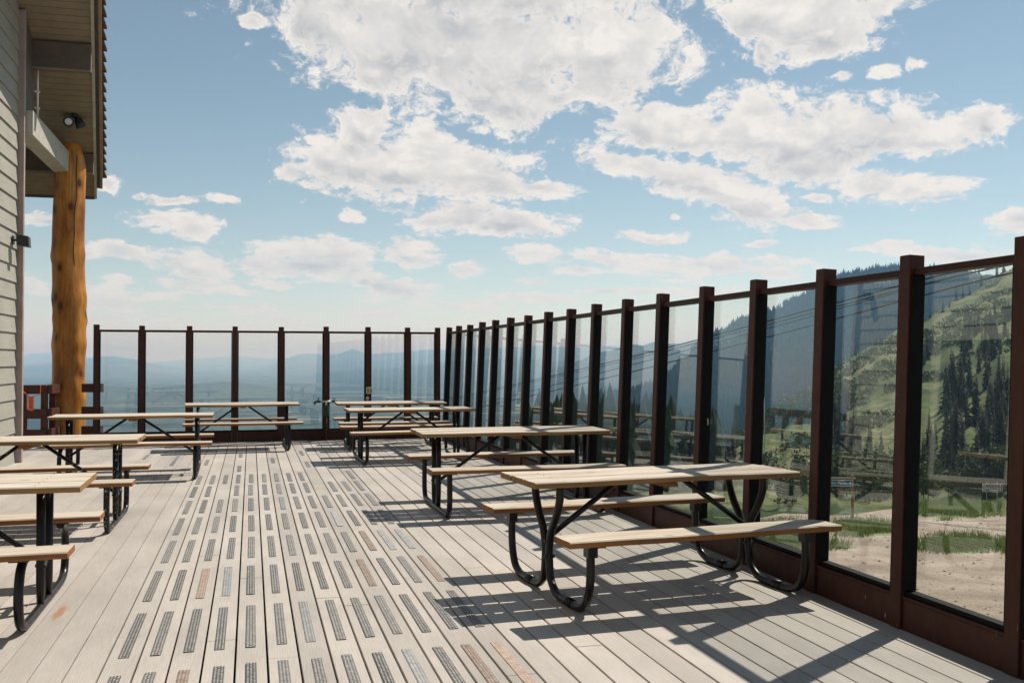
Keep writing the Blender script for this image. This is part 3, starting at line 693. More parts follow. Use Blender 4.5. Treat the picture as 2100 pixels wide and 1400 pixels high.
# flood lamps under the soffit
fl = empty('flood_light', (-2.90, 18.05, ZS(18.05)), 0, 'twin-headed black floodlight fixed under the wooden roof soffit', 'flood light')
mb = MB(); mb.tube([(0, 0, 0.003), (0, 0, -0.045)], 0.06, 16); mb.build('base', M['blackp'], fl)
def lamp_head(dr, pos, lens):
    dr = Vector(dr).normalized(); p = Vector(pos); h = MB()
    h.tube([Vector((0, 0, -0.04)), p - dr * 0.02], 0.018, 8)
    h.tube([p - dr * 0.09, p - dr * 0.06, p, p + dr * 0.075], [0.035, 0.06, 0.072, 0.092], 18)
    o = h.build('lamp_head', M['blackp'], fl)
    l = MB(); l.tube([p + dr * 0.0765, p + dr * 0.080], 0.056, 18); l.build('lens', lens, o)
lamp_head((0.30, -0.92, -0.20), (-0.10, -0.02, -0.13), M['steel'])
lamp_head((0.45, 0.15, -0.9), (0.08, 0.0, -0.14), M['blackp'])
# small black lamp on the wall corner
wl = empty('wall_lamp', (XW + 0.03, 15.38, 3.17), 0, 'small black box lamp on an arm at the siding corner', 'wall lamp')
mb = MB(); mb.box(0, 0.02, -0.05, 0.05, -0.06, 0.06); mb.build('mounting_plate', M['blackp'], wl, bevel=0.004)
mb = MB(); mb.tube([(0.018, 0, 0), (0.075, 0, 0.0)], 0.016, 8); mb.build('arm', M['blackp'], wl)
mb = MB(); mb.add([(0.07, -0.08, -0.075), (0.23, -0.08, -0.10), (0.23, 0.08, -0.10), (0.07, 0.08, -0.075), (0.07, -0.08, 0.075), (0.22, -0.08, 0.055), (0.22, 0.08, 0.055), (0.07, 0.08, 0.075)],
                  [(0, 1, 2, 3), (4, 7, 6, 5), (0, 4, 5, 1), (1, 5, 6, 2), (2, 6, 7, 3), (3, 7, 4, 0)]); mb.build('lamp_housing', M['blackp'], wl, bevel=0.012, seg=3)

# ------------------------------------------------------------------ brown railings by the log
def railing(name, segs, label, posts):
    root = empty(name, (segs[0][0][0], segs[0][0][1], 0), 0, label, 'railing'); o = Vector((segs[0][0][0], segs[0][0][1], 0))
    for a, b in segs:
        A = Vector((*a, 0)) - o; B = Vector((*b, 0)) - o
        for z0, z1 in ((0.91, 1.06), (0.50, 0.66), (0.17, 0.32)):
            mb = MB(); z = Vector((0, 0, (z0 + z1) / 2)); mb.beam(A + z, B + z, 0.04, z1 - z0); mb.build('rail', M['brown_rail'], root, bevel=0.003)
    for (x, y) in posts:
        mb = MB(); p = Vector((x, y, 0)) - o; mb.box(p.x - 0.05, p.x + 0.05, p.y - 0.05, p.y + 0.05, 0.002, 1.04); mb.build('post', M['brown_rail'], root, bevel=0.004)
    return root
railing('railing', [((-5.2, 18.03), (-3.30, 18.03)), ((-3.275, 18.055), (-3.20, 18.70))], 'brown plank railing turning a corner beside the orange log post', [(-3.34, 18.11), (-3.66, 18.11), (-4.3, 18.11), (-3.30, 18.60), (-5.1, 18.11)])
railing('railing', [((-2.86, 18.74), (-2.50, 18.72))], 'short brown railing between the log post and the first glass fence post', [(-2.62, 18.80)])
tg = empty('orange_tag', (-3.52, 17.98, 0.78), 0, 'bright orange plastic tag hanging by orange cord from the railing', 'tag')
mb = MB(); mb.box(-0.042, 0.042, -0.012, 0.0, -0.145, 0.09); to = mb.build('tag_board', M['orange'], tg, bevel=0.006)
mb = MB()
for zz in (-0.10, -0.075, -0.045, -0.01, 0.02): mb.box(-0.025, random.uniform(0.005, 0.028), -0.0145, -0.0125, zz, zz + 0.008)
mb.build('tag_print', M['signdark'], tg)
mb = MB(); mb.tube(smooth_path([(-0.02, -0.008, 0.085), (-0.10, -0.02, 0.16), (-0.17, -0.03, 0.235), (-0.17, 0.0, 0.285)], 5), 0.007, 7)
mb.tube(smooth_path([(0.02, -0.008, 0.085), (0.10, -0.02, 0.115), (0.14, -0.02, 0.15), (0.145, -0.02, 0.28), (0.145, 0.05, 0.287)], 5), 0.007, 7); mb.build('cord', M['orange'], tg)

# ------------------------------------------------------------------ fittings on the fences
def on_back(px, z, dy=-0.02):
    d = px_dir(px, 800); q = 18.47 / d[1]; x = d[0] * q; y = BA[1] + (BB[1] - BA[1]) * (x - BA[0]) / (BB[0] - BA[0]); return (x, y + dy, z)
x, y, _ = on_back(669, 0)
tp = empty('water_tap', (x, y, 0.0), 0, 'dark green standpipe with two taps fixed to a back fence post', 'water tap')
mb = MB(); mb.tube([(0, -0.03, 0.003), (0, -0.03, 0.44)], 0.021, 10); mb.build('pipe', M['brown'], tp)
mb = MB(); mb.tube([(0, -0.06, 0.44), (0, -0.06, 0.47), (0, -0.06, 0.60), (0, -0.06, 0.64)], [0.035, 0.055, 0.055, 0.03], 14); mb.tube([(0, -0.06, 0.52), (0, -0.13, 0.52)], 0.04, 12); mb.build('valve_body', M['green_iron'], tp)
mb = MB(); mb.tube([(-0.12, -0.06, 0.715), (0.12, -0.06, 0.715)], 0.018, 10); mb.tube([(0, -0.06, 0.63), (0, -0.06, 0.715)], 0.02, 10); mb.build('manifold', M['steel'], tp)
for sx in (-1, 1):
    mb = MB(); mb.tube(smooth_path([(sx * 0.10, -0.06, 0.715), (sx * 0.16, -0.06, 0.715), (sx * 0.20, -0.06, 0.70), (sx * 0.205, -0.06, 0.665)], 4), 0.02, 10)
    mb.tube([(sx * 0.14, -0.06, 0.725), (sx * 0.14, -0.06, 0.765)], 0.009, 8); mb.box(sx * 0.14 - 0.03, sx * 0.14 + 0.03, -0.067, -0.053, 0.765, 0.777); mb.build('tap', M['green_iron'], tp)
x, y, _ = on_back(758, 0)
ob = empty('outlet_box', (x, y, 0.91), 0, 'cream double outlet box with two dark covers on a back fence post', 'outlet box')
mb = MB(); mb.box(-0.055, 0.055, -0.045, 0.017, -0.06, 0.06); mb.build('housing', M['cream'], ob, bevel=0.006)
for sx in (-1, 1):
    mb = MB(); mb.box(sx * 0.024 - 0.014, sx * 0.024 + 0.014, -0.052, -0.0455, -0.04, 0.04); mb.build('cover', simple('ochre_cover', (0.22, 0.18, 0.06), 0.5), ob, bevel=0.003)
x, y, _ = on_back(755, 0)
sk = empty('warning_sticker', (x, y, 0.765), 0, 'small white diamond sticker below the cream outlet box', 'sticker')
mb = MB(); mb.add([(0, 0.011, -0.038), (0.033, 0.011, 0), (0, 0.011, 0.038), (-0.033, 0.011, 0), (0, 0.017, -0.038), (0.033, 0.017, 0), (0, 0.017, 0.038), (-0.033, 0.017, 0)], [(0, 1, 2, 3), (4, 7, 6, 5), (0, 4, 5, 1), (1, 5, 6, 2), (2, 6, 7, 3), (3, 7, 4, 0)]); mb.build('sticker_face', M['white'], sk)
mb = MB(); mb.add([(0, 0.0095, -0.017), (0.015, 0.0095, 0), (0, 0.0095, 0.017), (-0.015, 0.0095, 0)], [(0, 1, 2, 3)]); mb.build('sticker_symbol', M['signdark'], sk)
ov = empty('oval_badge', (RX + 0.108, 7.395, 0.985), 0, 'little cream oval badge at the edge of a right fence pane', 'badge')
mb = MB(); mb.tube([(0.0, 0, 0), (-0.006, 0, 0)], 0.03, 20); o = mb.build('badge_rim', M['cream'], ov); o.scale = (1, 0.75, 1)
mb = MB(); mb.tube([(-0.0065, 0, 0), (-0.008, 0, 0)], 0.02, 20); o = mb.build('badge_face', M['signdark'], ov); o.scale = (1, 0.75, 1)

#@@LAND@@
# ------------------------------------------------------------------ land
def vnoise(x, y, seed=0):
    xi = np.floor(x).astype(np.int64); yi = np.floor(y).astype(np.int64); fx = x - xi; fy = y - yi
    def h(a, b):
        n = (a * 374761393 + b * 668265263 + seed * 982451653) & 0x7fffffff
        n = ((n ^ (n >> 13)) * 1274126177) & 0x7fffffff
        return ((n ^ (n >> 16)) & 0xffff) / 65535.0
    u = fx * fx * (3 - 2 * fx); v = fy * fy * (3 - 2 * fy)
    a = h(xi, yi); b = h(xi + 1, yi); c = h(xi, yi + 1); d = h(xi + 1, yi + 1)
    return a + (b - a) * u + (c - a) * v + (a - b - c + d) * u * v
def fbm(x, y, o=5, seed=0):
    s = 0; a = 0.5
    for i in range(o): s = s + a * (vnoise(x * 2 ** i + 17.3 * i, y * 2 ** i - 9.1 * i, seed + i) - 0.5); a *= 0.5
    return s
def P(px, py, r):
    d = px_dir(px, py); hxy = math.hypot(d[0], d[1]); return (px, r, CAMH + d[2] / hxy * r)
def az_px(px): 
    d = px_dir(px, 736); return math.atan2(d[0], d[1])
class Land:
    """sheet swept through rings of control points; columns are bearings from the deck"""
    def __init__(s, name, rings, segs, px0, px1, nc, rough, mats, seed, scale=0.02, gully=0.0):
        px = np.linspace(px0, px1, nc); az = np.array([az_px(p) for p in px]); rows_r = []; rows_z = []; amp = []
        rr = [np.interp(px, [q[0] for q in rg], [q[1] for q in rg]) for rg in rings]
        zz = [np.interp(px, [q[0] for q in rg], [q[2] for q in rg]) for rg in rings]
        for i in range(len(rings) - 1):
            for k in range(segs[i]):
                t = k / segs[i]; rows_r.append(rr[i] * (1 - t) + rr[i + 1] * t); rows_z.append(zz[i] * (1 - t) + zz[i + 1] * t)
                amp.append(rough[i] * (1 - t) + rough[i + 1] * t)
        rows_r.append(rr[-1]); rows_z.append(zz[-1]); amp.append(rough[-1])
        r = np.array(rows_r); z = np.array(rows_z); am = np.array(amp)[:, None]
        x = r * np.sin(az)[None]; y = r * np.cos(az)[None]
        n = fbm(x * scale, y * scale, 6, seed)
        z = z + am * r * n
        if gully:
            g = np.abs(fbm(az[None] * 60 + r * 0.0006, r * 0.004 + az[None] * 4, 4, seed + 3)) * 2
            z = z - gully * r * (0.5 - g)
        s.px, s.az, s.x, s.y, s.z, s.r = px, az, x, y, z, r; nr = len(r); s.nr = nr; s.nc = nc
        V = np.stack([x, y, z], -1).reshape(-1, 3)
        i, j = np.meshgrid(np.arange(nr - 1), np.arange(nc - 1), indexing='ij'); a = (i * nc + j).ravel()
        Fq = np.stack([a, a + 1, a + nc + 1, a + nc], -1)
        s.o = np_mesh(name, V, Fq, mats, smooth=True); tag(s.o, kind='structure')
    def at(s, px, t):
        """point at column px, row fraction t"""
        j = np.clip(np.interp(px, s.px, np.arange(s.nc)), 0, s.nc - 1.001); i = np.clip(t * (s.nr - 1), 0, s.nr - 1.001)
        i0 = i.astype(int) if hasattr(i, 'astype') else int(i); j0 = j.astype(int) if hasattr(j, 'astype') else int(j); fi = i - i0; fj = j - j0
        out = []
        for A in (s.x, s.y, s.z):
            out.append((A[i0, j0] * (1 - fi) + A[i0 + 1, j0] * fi) * (1 - fj) + (A[i0, j0 + 1] * (1 - fi) + A[i0 + 1, j0 + 1] * fi) * fj)
        return np.array(out)
    def hit(s, px, py):
        d = px_dir(px, py); e = d[2] / math.hypot(d[0], d[1]); j = int(np.clip(np.interp(px, s.px, np.arange(s.nc)), 0, s.nc - 1))
        el = (s.z[:, j] - CAMH) / s.r[:, j]; k = np.argmax(el >= e)
        if el[k] < e: k = int(np.argmax(el))
        t = k / (s.nr - 1)
        if k > 0 and el[k] >= e > el[k - 1]: t = (k - 1 + (e - el[k - 1]) / (el[k] - el[k - 1])) / (s.nr - 1)
        return s.at(px, t)
# --- land materials
def m_land(name, cols, scale=(0.02, 0.02, 0.02), rough=0.9, fine=0.4, bump=0.4, bd=0.3, stops=(0.35, 0.5, 0.65), patch=None):
    m, t, b = mat(name); p = gpos(t)
    n = t.noise(t.map(p, scale=scale), 1.0, 10, 0.70); f = t.noise(p, fine, 7, 0.7)
    col = t.ramp(n, list(zip(stops, cols)))
    k = t.rng(f, 0.3, 0.7, 0.45, 1.45); col = t.mix(1.0, col, t.comb(k, k, k), 'MULTIPLY')
    if patch:
        pc, ps, lo, hi = patch; q = t.noise(t.map(p, loc=(5, 3, 1), scale=ps), 1.0, 5, 0.55); col = t.mix(t.rng(q, lo, hi), col, pc)
    t.link(col, b.inputs['Base Color']); b.inputs['Roughness'].default_value = rough; b.inputs['Specular IOR Level'].default_value = 0.15
    t.link(t.bump(f, bump, bd), b.inputs['Normal']); return m
def m_lot():
    m, t, b = mat('dirt_and_grass'); p = gpos(t)
    cv = t.new('ShaderNodeAttribute', attribute_name='cover').outputs['Fac']
    n = t.noise(p, 0.35, 7, 0.6); g = t.noise(p, 9, 5, 0.7); st = t.voro(p, 14)
    dirt = t.ramp(n, [(0.35, (0.23, 0.175, 0.13)), (0.5, (0.34, 0.265, 0.20)), (0.65, (0.43, 0.36, 0.285))])
    k = t.rng(g, 0.3, 0.7, 0.75, 1.22); dirt = t.mix(1.0, dirt, t.comb(k, k, k), 'MULTIPLY')
    dirt = t.mix(t.rng(st, 0.05, 0.2, 0.35, 0), dirt, (0.5, 0.46, 0.4))
    gr = t.mix(t.noise(p, 2.2, 6, 0.65), (0.08, 0.14, 0.03), (0.17, 0.23, 0.06))
    a = t.math('ADD', cv, t.math('MULTIPLY', t.math('SUBTRACT', t.noise(p, 0.8, 8, 0.72), 0.5), 1.7))
    t.link(t.mix(t.rng(a, 0.42, 0.62), dirt, gr), b.inputs['Base Color']); b.inputs['Roughness'].default_value = 0.95
    t.link(t.bump(t.math('ADD', g, t.math('MULTIPLY', st, 0.6)), 0.7, 0.05), b.inputs['Normal']); return m
M['lot'] = m_lot()
M['hill'] = m_land('hillside_grass', [(0.055, 0.086, 0.026), (0.12, 0.15, 0.052), (0.23, 0.22, 0.11)], (0.013, 0.013, 0.02), fine=0.30, bump=0.8, bd=1.6, patch=((0.045, 0.075, 0.025), (0.03, 0.03, 0.03), 0.56, 0.64))
M['mount'] = m_land('forest_floor', [(0.022, 0.036, 0.018), (0.032, 0.048, 0.024), (0.07, 0.08, 0.045)], (0.0035,) * 3, fine=0.05, bump=0.8, bd=8, stops=(0.4, 0.58, 0.75))
M['ridge'] = m_land('far_forest_ridge', [(0.03, 0.045, 0.025), (0.06, 0.075, 0.04), (0.16, 0.15, 0.09)], (0.0012,) * 3, fine=0.012, bump=0.8, bd=25, stops=(0.38, 0.55, 0.72))
M['far'] = m_land('far_mountain', [(0.045, 0.06, 0.035), (0.09, 0.10, 0.06), (0.2, 0.185, 0.12)], (0.0006,) * 3, fine=0.004, bump=0.7, bd=60, stops=(0.38, 0.53, 0.68))
M['valley'] = m_land('valley_fields', [(0.016, 0.028, 0.016), (0.035, 0.05, 0.025), (0.16, 0.155, 0.08)], (0.0007, 0.0022, 1), fine=0.01, bump=0.3, bd=4, stops=(0.42, 0.53, 0.66), patch=((0.42, 0.40, 0.30), (0.0011, 0.006, 1), 0.63, 0.67))
L_, Z = -1400, 3600
flatz = lambda r, z: [(L_, r, z), (Z, r, z)]
# lot beside the deck
ring0 = flatz(3.0, -2.6); ring0b = flatz(14.0, -2.75)
ring1 = [(L_, 40, -9), (950, 40, -9), (1100, 45, -8.5), (1250, 45, -7.4), P(1400, 1074, 45), P(1550, 1066, 48), P(1700, 1054, 54), P(1900, 1040, 62), P(2100, 1036, 66), P(2500, 1000, 70), (Z, 70, -6)]
ring2 = [(L_, 200, -45), (900, 200, -45), (1000, 180, -30), P(1100, 985, 150), P(1250, 985, 150), P(1400, 978, 190), P(1550, 985, 185), P(1700, 998, 165), P(1900, 1006, 150), P(2100, 1006, 140), P(2500, 960, 140), (Z, 140, -8)]
ring3 = [(L_, 600, -110), (900, 600, -110), (1000, 500, -62), P(1100, 892, 500), P(1250, 884, 500), P(1400, 930, 380), P(1446, 940, 300), P(1521, 884, 330), P(1600, 820, 400), P(1693, 770, 470), P(1757, 723, 520), P(1829, 673, 570), P(1886, 652, 600), P(1971, 599, 650), P(2007, 578, 680), P(2068, 549, 720), P(2200, 495, 780), P(2500, 430, 800), (Z, 800, 120)]
ring4 = [(L_, 1500, -150), (900, 1500, -150), (1000, 1300, -130), P(1100, 858, 1000), P(1250, 845, 950), P(1400, 870, 800), P(1446, 925, 600), P(1521, 930, 560)] + [(q[0], q[1] * 1.5, q[2] - 70) for q in ring3[8:]]
lot = Land('ground', [ring0, ring0b, ring1], [14, 90], 500, 2900, 420, [0.0, 0.002, 0.012], M['lot'], 5, 0.16)
hill = Land('hillside', [ring1, ring2, ring3, ring4], [36, 120, 16], L_, Z, 560, [0.012, 0.03, 0.012, 0.05], M['hill'], 8, 0.012, gully=0.012)
# grass cover on the lot: real patches with their own outlines
me = lot.o.data; at = me.attributes.new('cover', 'FLOAT', 'POINT')
co = np.stack([lot.x, lot.y, lot.z], -1).reshape(-1, 3)
def cover(co):
    c = np.zeros(len(co)); fwd = co[:, 0] * math.sin(YAW) + co[:, 1] * math.cos(YAW); lat = co[:, 0] * math.cos(YAW) - co[:, 1] * math.sin(YAW)
    px = 1050 + F * lat / np.maximum(fwd, 1); py = 736 - F * (co[:, 2] - CAMH) / np.maximum(fwd, 1)
    for (cx, cy_, a, b_, s) in ((1955, 1118, 100, 22, 1.0), (1770, 1085, 95, 17, 1.0), (1960, 1045, 120, 20, 1.1), (2080, 1120, 60, 20, 0.9), (1600, 1105, 90, 40, 1.1), (1480, 1085, 100, 30, 1.1), (1720, 1120, 60, 12, .6), (1350, 1060, 160, 60, 1.0)):
        c = np.maximum(c, s * np.clip(1.25 - np.hypot((px - cx) / a, (py - cy_) / b_), 0, 1))
    c[px < 1380] = 0.9
    return c
cov = cover(co); at.data.foreach_set('value', cov.astype(np.float32))
# valley floor and mountains, far to near
val = Land('valley_floor', [flatz(1150, -152), flatz(3000, -151), flatz(16000, -150), flatz(26000, -150)], [40, 120, 30], L_, Z, 420, [0.0, 0.0022, 0.0015, 0.0], M['valley'], 21, 0.0012)
def range_(name, pts, foot_r, foot_z, m, seed, scale, rgh=0.02, gul=0.006, seg=60, back=1.25, px0=None, px1=None, nc=420, footpts=None):
    ridge = [P(*q) for q in pts]; x0 = ridge[0][0]; x1 = ridge[-1][0]
    foot = footpts or [(x0, foot_r, foot_z), (x1, foot_r, foot_z)]
    bk = [(q[0], q[1] * back, q[2] - 0.25 * abs(q[2] - foot_z) - q[1] * 0.01) for q in ridge]
    return Land(name, [foot, ridge, bk], [seg, 10], x0, x1, nc, [0.004, rgh, rgh], m, seed, scale, gully=gul)
range_('far_mountains', [(L_, 740, 26000), (-400, 722, 26000), (40, 727, 26000), (105, 720, 26000), (180, 731, 26000), (290, 743, 26000), (350, 738, 26000), (400, 735, 26000), (450, 732, 26000), (480, 729, 26000), (510, 733, 26000), (570, 736, 26000), (640, 734, 26000), (760, 730, 26000),
        (960, 722, 26000), (1140, 712, 26000), (1235, 709, 25000), (1262, 707, 25000), (1290, 712, 25000), (1420, 720, 25000), (1800, 700, 25000), (Z, 700, 25000)], 15500, -150, M['far'], 31, 0.0004, 0.0025, 0.0015)
range_('far_mountains', [(L_, 750, 15000), (-300, 735, 15000), (40, 746, 15000), (105, 738, 15000), (170, 732, 15000), (205, 730, 15000), (237, 728, 15000), (270, 735, 15000), (300, 742, 15000), (340, 750, 15000), (400, 757, 15000), (480, 766, 15500), (560, 760, 16000)], 8000, -150, M['far'], 33, 0.0007, 0.003, 0.0025)
range_('far_mountains', [(500, 760, 17000), (560, 744, 17000), (587, 734, 17000), (610, 727, 17000), (633, 724, 17000), (660, 727, 17000), (693, 725, 17000), (708, 719, 17000), (715, 716, 17000), (722, 714, 17000), (729, 716, 17000), (737, 720, 17000), (750, 725, 17000), (790, 723, 17000), (830, 722, 17000), (850, 717, 17000), (896, 715, 16500), (961, 711, 16000), (1025, 711, 15000), (1090, 709, 15000), (1122, 708, 15000), (1170, 709, 15000), (1199, 712, 15000), (1228, 718, 15000), (1320, 730, 15000), (1500, 740, 15000)], 8500, -150, M['far'], 35, 0.0006, 0.003, 0.0025)
range_('mid_mountains', [(480, 790, 9500), (560, 778, 9500), (600, 768, 9500), (650, 762, 9500), (700, 755, 9500), (747, 749, 9500), (800, 752, 9500), (850, 746, 9500), (900, 741, 9200), (960, 736, 9000), (1040, 731, 9000), (1110, 735, 9000), (1200, 745, 9000), (1300, 760, 9000)], 5200, -150, M['ridge'], 37, 0.0009, 0.004, 0.003)
range_('valley_hills', [(-100, 800, 4600), (60, 792, 4600), (130, 778, 4600), (170, 785, 4600), (240, 790, 4600), (330, 795, 4600), (420, 785, 4600), (460, 781, 4600), (520, 786, 4600), (580, 797, 4600), (660, 806, 4600)], 3500, -151, M['ridge'], 39, 0.002, 0.003, 0.003, nc=260)
range_('wooded_ridge', [(960, 830, 6000), (1020, 806, 6000), (1080, 780, 6000), (1122, 758, 6000), (1163, 748, 5900), (1202, 728, 5700), (1228, 719, 5600), (1255, 712, 5500), (1282, 706, 5400), (1330, 703, 5200), (1366, 701, 5000), (1418, 700, 5000), (1600, 690, 5000), (Z, 660, 5000)], 2700, -150, M['ridge'], 41, 0.0016, 0.005, 0.006)
mt = range_('forested_mountain', [(1000, 905, 1500), (1040, 888, 1500), (1140, 850, 1550), (1221, 822, 1600), (1282, 808, 1650), (1340, 785, 1750), (1390, 748, 1850), (1418, 714, 1950), (1450, 684, 2050), (1489, 672, 2100), (1521, 660, 2100), (1561, 640, 2150), (1614, 625, 2150), (1657, 602, 2200), (1700, 580, 2200), (1711, 570, 2200), (1760, 556, 2200), (1800, 549, 2200), (1834, 546, 2200), (1900, 551, 2200), (1960, 548, 2150), (2100, 560, 2100), (Z, 600, 2000)],
            850, -95, M['mount'], 43, 0.004, 0.006, 0.012, seg=90)

# ------------------------------------------------------------------ trees
def cone_forest(name, pos, h, m, label, cat, tiers=2, sides=5, wr=0.17, trunk=False):
    N = len(pos); V = []; Fc = []; n0 = 0; rr = rng.random((N, 1))
    per_v = tiers * (sides + 1); base = np.arange(N) * per_v
    rot = rng.random(N) * 6.28; allV = np.zeros((N, per_v, 3)); faces = []
    for k in range(tiers):
        z0 = 0.06 + 0.80 * k / tiers; z1 = min(1.0, z0 + 1.25 / tiers); w = wr * (1 - 0.72 * k / tiers)
        for q in range(sides):
            a = rot + 6.2832 * q / sides + k; jit = 0.65 + 0.7 * rng.random(N)
            allV[:, k * (sides + 1) + q] = np.stack([np.cos(a) * w * jit * h, np.sin(a) * w * jit * h, (z0 + 0.10 * (rng.random(N) - 0.5)) * h], -1)
        allV[:, k * (sides + 1) + sides] = np.stack([(rng.random(N) - 0.5) * 0.03 * h, (rng.random(N) - 0.5) * 0.03 * h, z1 * h], -1)
        for q in range(sides): faces.append((k * (sides + 1) + q, k * (sides + 1) + (q + 1) % sides, k * (sides + 1) + sides))
    allV += pos[:, None, :]; faces = np.array(faces)
    Fall = (base[:, None, None] + faces[None]).reshape(-1, 3)
    o = np_mesh(name, allV.reshape(-1, 3), Fall, m); return tag(o, label, cat, None, 'stuff')
# forest on the mountain across the valley
N = 36000; px = rng.uniform(1010, 2350, N); t = rng.uniform(0.02, 0.905, N); p = mt.at(px, t).T
keep = (fbm(p[:, 0] * 0.006, p[:, 1] * 0.006, 4, 77) > -0.22 + 0.12 * (t > 0.7))
py = 736 - F * (p[:, 2] - CAMH) / (p[:, 0] * math.sin(YAW) + p[:, 1] * math.cos(YAW))
keep &= ~((np.abs(px - 1578) < 16) & (np.abs(py - 722 + (px - 1578) * 0.9) < 7))
p = p[keep]; hh = rng.uniform(8, 20, len(p)); cone_forest('mountain_forest', p, hh, M['far_conifer'], 'dense blue-green conifer forest covering the mountain across the valley', 'forest')
# ravine and near slope woods
N = 5200; px = rng.uniform(960, 1470, N); t = rng.uniform(0.14, 0.93, N); p = hill.at(px, t).T
keep = fbm(p[:, 0] * 0.02, p[:, 1] * 0.02, 4, 78) > -0.14
p = p[keep]; hh = rng.uniform(7, 14, len(p)); cone_forest('slope_woods', p, hh, M['far_conifer'], 'dark conifer woods on the slope falling away below the deck', 'woods', 4, 7, 0.19)

def conifer_mesh(seed, h=14.0, w=0.17, lev=34, nb=10):
    rs = random.Random(seed); mb = MB()
    for L in range(lev):
        f = L / (lev - 1); z = h * (0.05 + 0.95 * f) - 0.1; rad = h * w * (1 - f) ** 0.85 * rs.uniform(0.5, 1.15) + 0.10
        for k in range(nb if f < 0.8 else 6):
            a = 6.2832 * (k + rs.random()) / nb + L * 0.7; q = rad * rs.uniform(0.55, 1.15); dr = q * rs.uniform(0.15, 0.5) - (0.25 * q if f > 0.7 else 0)
            ca, sa = math.cos(a), math.sin(a); wd = q * rs.uniform(0.20, 0.32) + 0.05; zz = z + rs.uniform(-0.2, 0.2)
            pr = (ca * 0.05, sa * 0.05, zz); pm = (ca * q * 0.6, sa * q * 0.6, zz - dr * 0.45); pt = (ca * q, sa * q, zz - dr)
            l = (pm[0] - sa * wd, pm[1] + ca * wd, pm[2] - wd * 0.45); r_ = (pm[0] + sa * wd, pm[1] - ca * wd, pm[2] - wd * 0.45)
            dn = (pm[0], pm[1], pm[2] - wd * 1.3)
            mb.add([pr, l, pt, r_, dn], [(0, 1, 2), (0, 2, 3), (0, 4, 2)])
    return mb
def leafy_mesh(seed, h=7.0, w=0.42, n=900, zb=0.02):
    rs = random.Random(seed); mb = MB(); cl = [(rs.uniform(-1, 1) * w * h * 0.55, rs.uniform(-1, 1) * w * h * 0.55, h * rs.uniform(0.12, 0.85), h * rs.uniform(0.12, 0.24)) for _ in range(16)]
    for i in range(n):
        cx, cy_, cz, cr = rs.choice(cl); d = Vector((rs.gauss(0, 1), rs.gauss(0, 1), rs.gauss(0, 0.8))).normalized() * cr * rs.uniform(0.55, 1.08)
        c = Vector((cx, cy_, max(cz, h * zb))) + d; s_ = h * rs.uniform(0.02, 0.045)
        u = Vector((rs.gauss(0, 1), rs.gauss(0, 1), rs.gauss(0, 1))).normalized(); v = u.cross(Vector((rs.gauss(0, 1), rs.gauss(0, 1), rs.gauss(0, 1)))).normalized()
        mb.add([c - u * s_, c + v * s_ * 0.7, c + u * s_, c - v * s_ * 0.7], [(0, 1, 2, 3)])
    return mb
def trunk_mesh(h, r, limbs=0, seed=0):
    rs = random.Random(seed); mb = MB(); mb.tube([(0, 0, -0.6), (0.02 * h, 0, h * 0.45), (0.01 * h, 0.01 * h, h * 0.96)], [r, r * 0.7, r * 0.12], 8)
    for i in range(limbs):
        a = rs.uniform(0, 6.28); z = h * rs.uniform(0.2, 0.5); e = Vector((math.cos(a), math.sin(a), 0.9)) * h * rs.uniform(0.2, 0.32)
        mb.tube([(0.01 * h, 0, z), Vector((0, 0, z)) + e * 0.6, Vector((0, 0, z)) + e], [r * 0.5, r * 0.3, r * 0.08], 6)
    return mb
protos = {}
def make_tree(kind, seed):
    key = (kind, seed)
    if key not in protos:
        if kind == 'conifer':
            h = 14.0; cm = conifer_mesh(seed, h, 0.115 + 0.03 * (seed % 4), 34, 9).build('crown', M['conifer']); tm = trunk_mesh(h, 0.22).build('trunk', M['bark'])
        else:
            h = 7.0; cm = leafy_mesh(seed, h, 0.40 + 0.05 * (seed % 3)).build('crown', M['leaf']); tm = trunk_mesh(h * 0.85, 0.14, 5, seed).build('trunk', M['bark'])
        protos[key] = (cm.data, tm.data); bpy.data.objects.remove(cm); bpy.data.objects.remove(tm)
    return protos[key]
def plant(kind, land, px, py, hpx, label, group, seed):
    p = land.hit(px, py); zc = p[0] * math.sin(YAW) + p[1] * math.cos(YAW); h = hpx * zc / F; base = 14.0 if kind == 'conifer' else 7.0; s = h / base
    e = empty('conifer_tree' if kind == 'conifer' else 'broadleaf_tree', p, random.uniform(0, 6.28), label, 'tree', group); e.scale = (s * random.uniform(0.9, 1.12), s * random.uniform(0.9, 1.12), s)
    cm, tm = make_tree(kind, seed)
    for nm, me in (('trunk', tm), ('crown', cm)):
        o = bpy.data.objects.new(nm, me); COL.objects.link(o); o.parent = e
    return e
def inpoly(x, y, poly):
    c = False; j = len(poly) - 1
    for i in range(len(poly)):
        if (poly[i][1] > y) != (poly[j][1] > y) and x < (poly[j][0] - poly[i][0]) * (y - poly[i][1]) / (poly[j][1] - poly[i][1]) + poly[i][0]: c = not c
        j = i
    return c
def clump(kind, poly, n, hr, label, land=None):
    land = land or hill; xs = [q[0] for q in poly]; ys = [q[1] for q in poly]; k = 0; tries = 0; pts = []
    while k < n and tries < 4000:
        tries += 1; x = random.uniform(min(xs), max(xs)); y = random.uniform(min(ys), max(ys))
        if not inpoly(x, y, poly): continue
        f = (y - min(ys)) / (max(ys) - min(ys) + 1e-6)
        plant(kind, land, x, y, random.uniform(*hr) * (0.85 + 0.3 * f), label, label, random.randint(0, 5)); k += 1
clump('conifer', [(1960, 740), (1975, 690), (2040, 650), (2075, 640), (2090, 700), (2060, 745)], 30, (36, 66), 'dark conifer in the stand high on the green hillside')
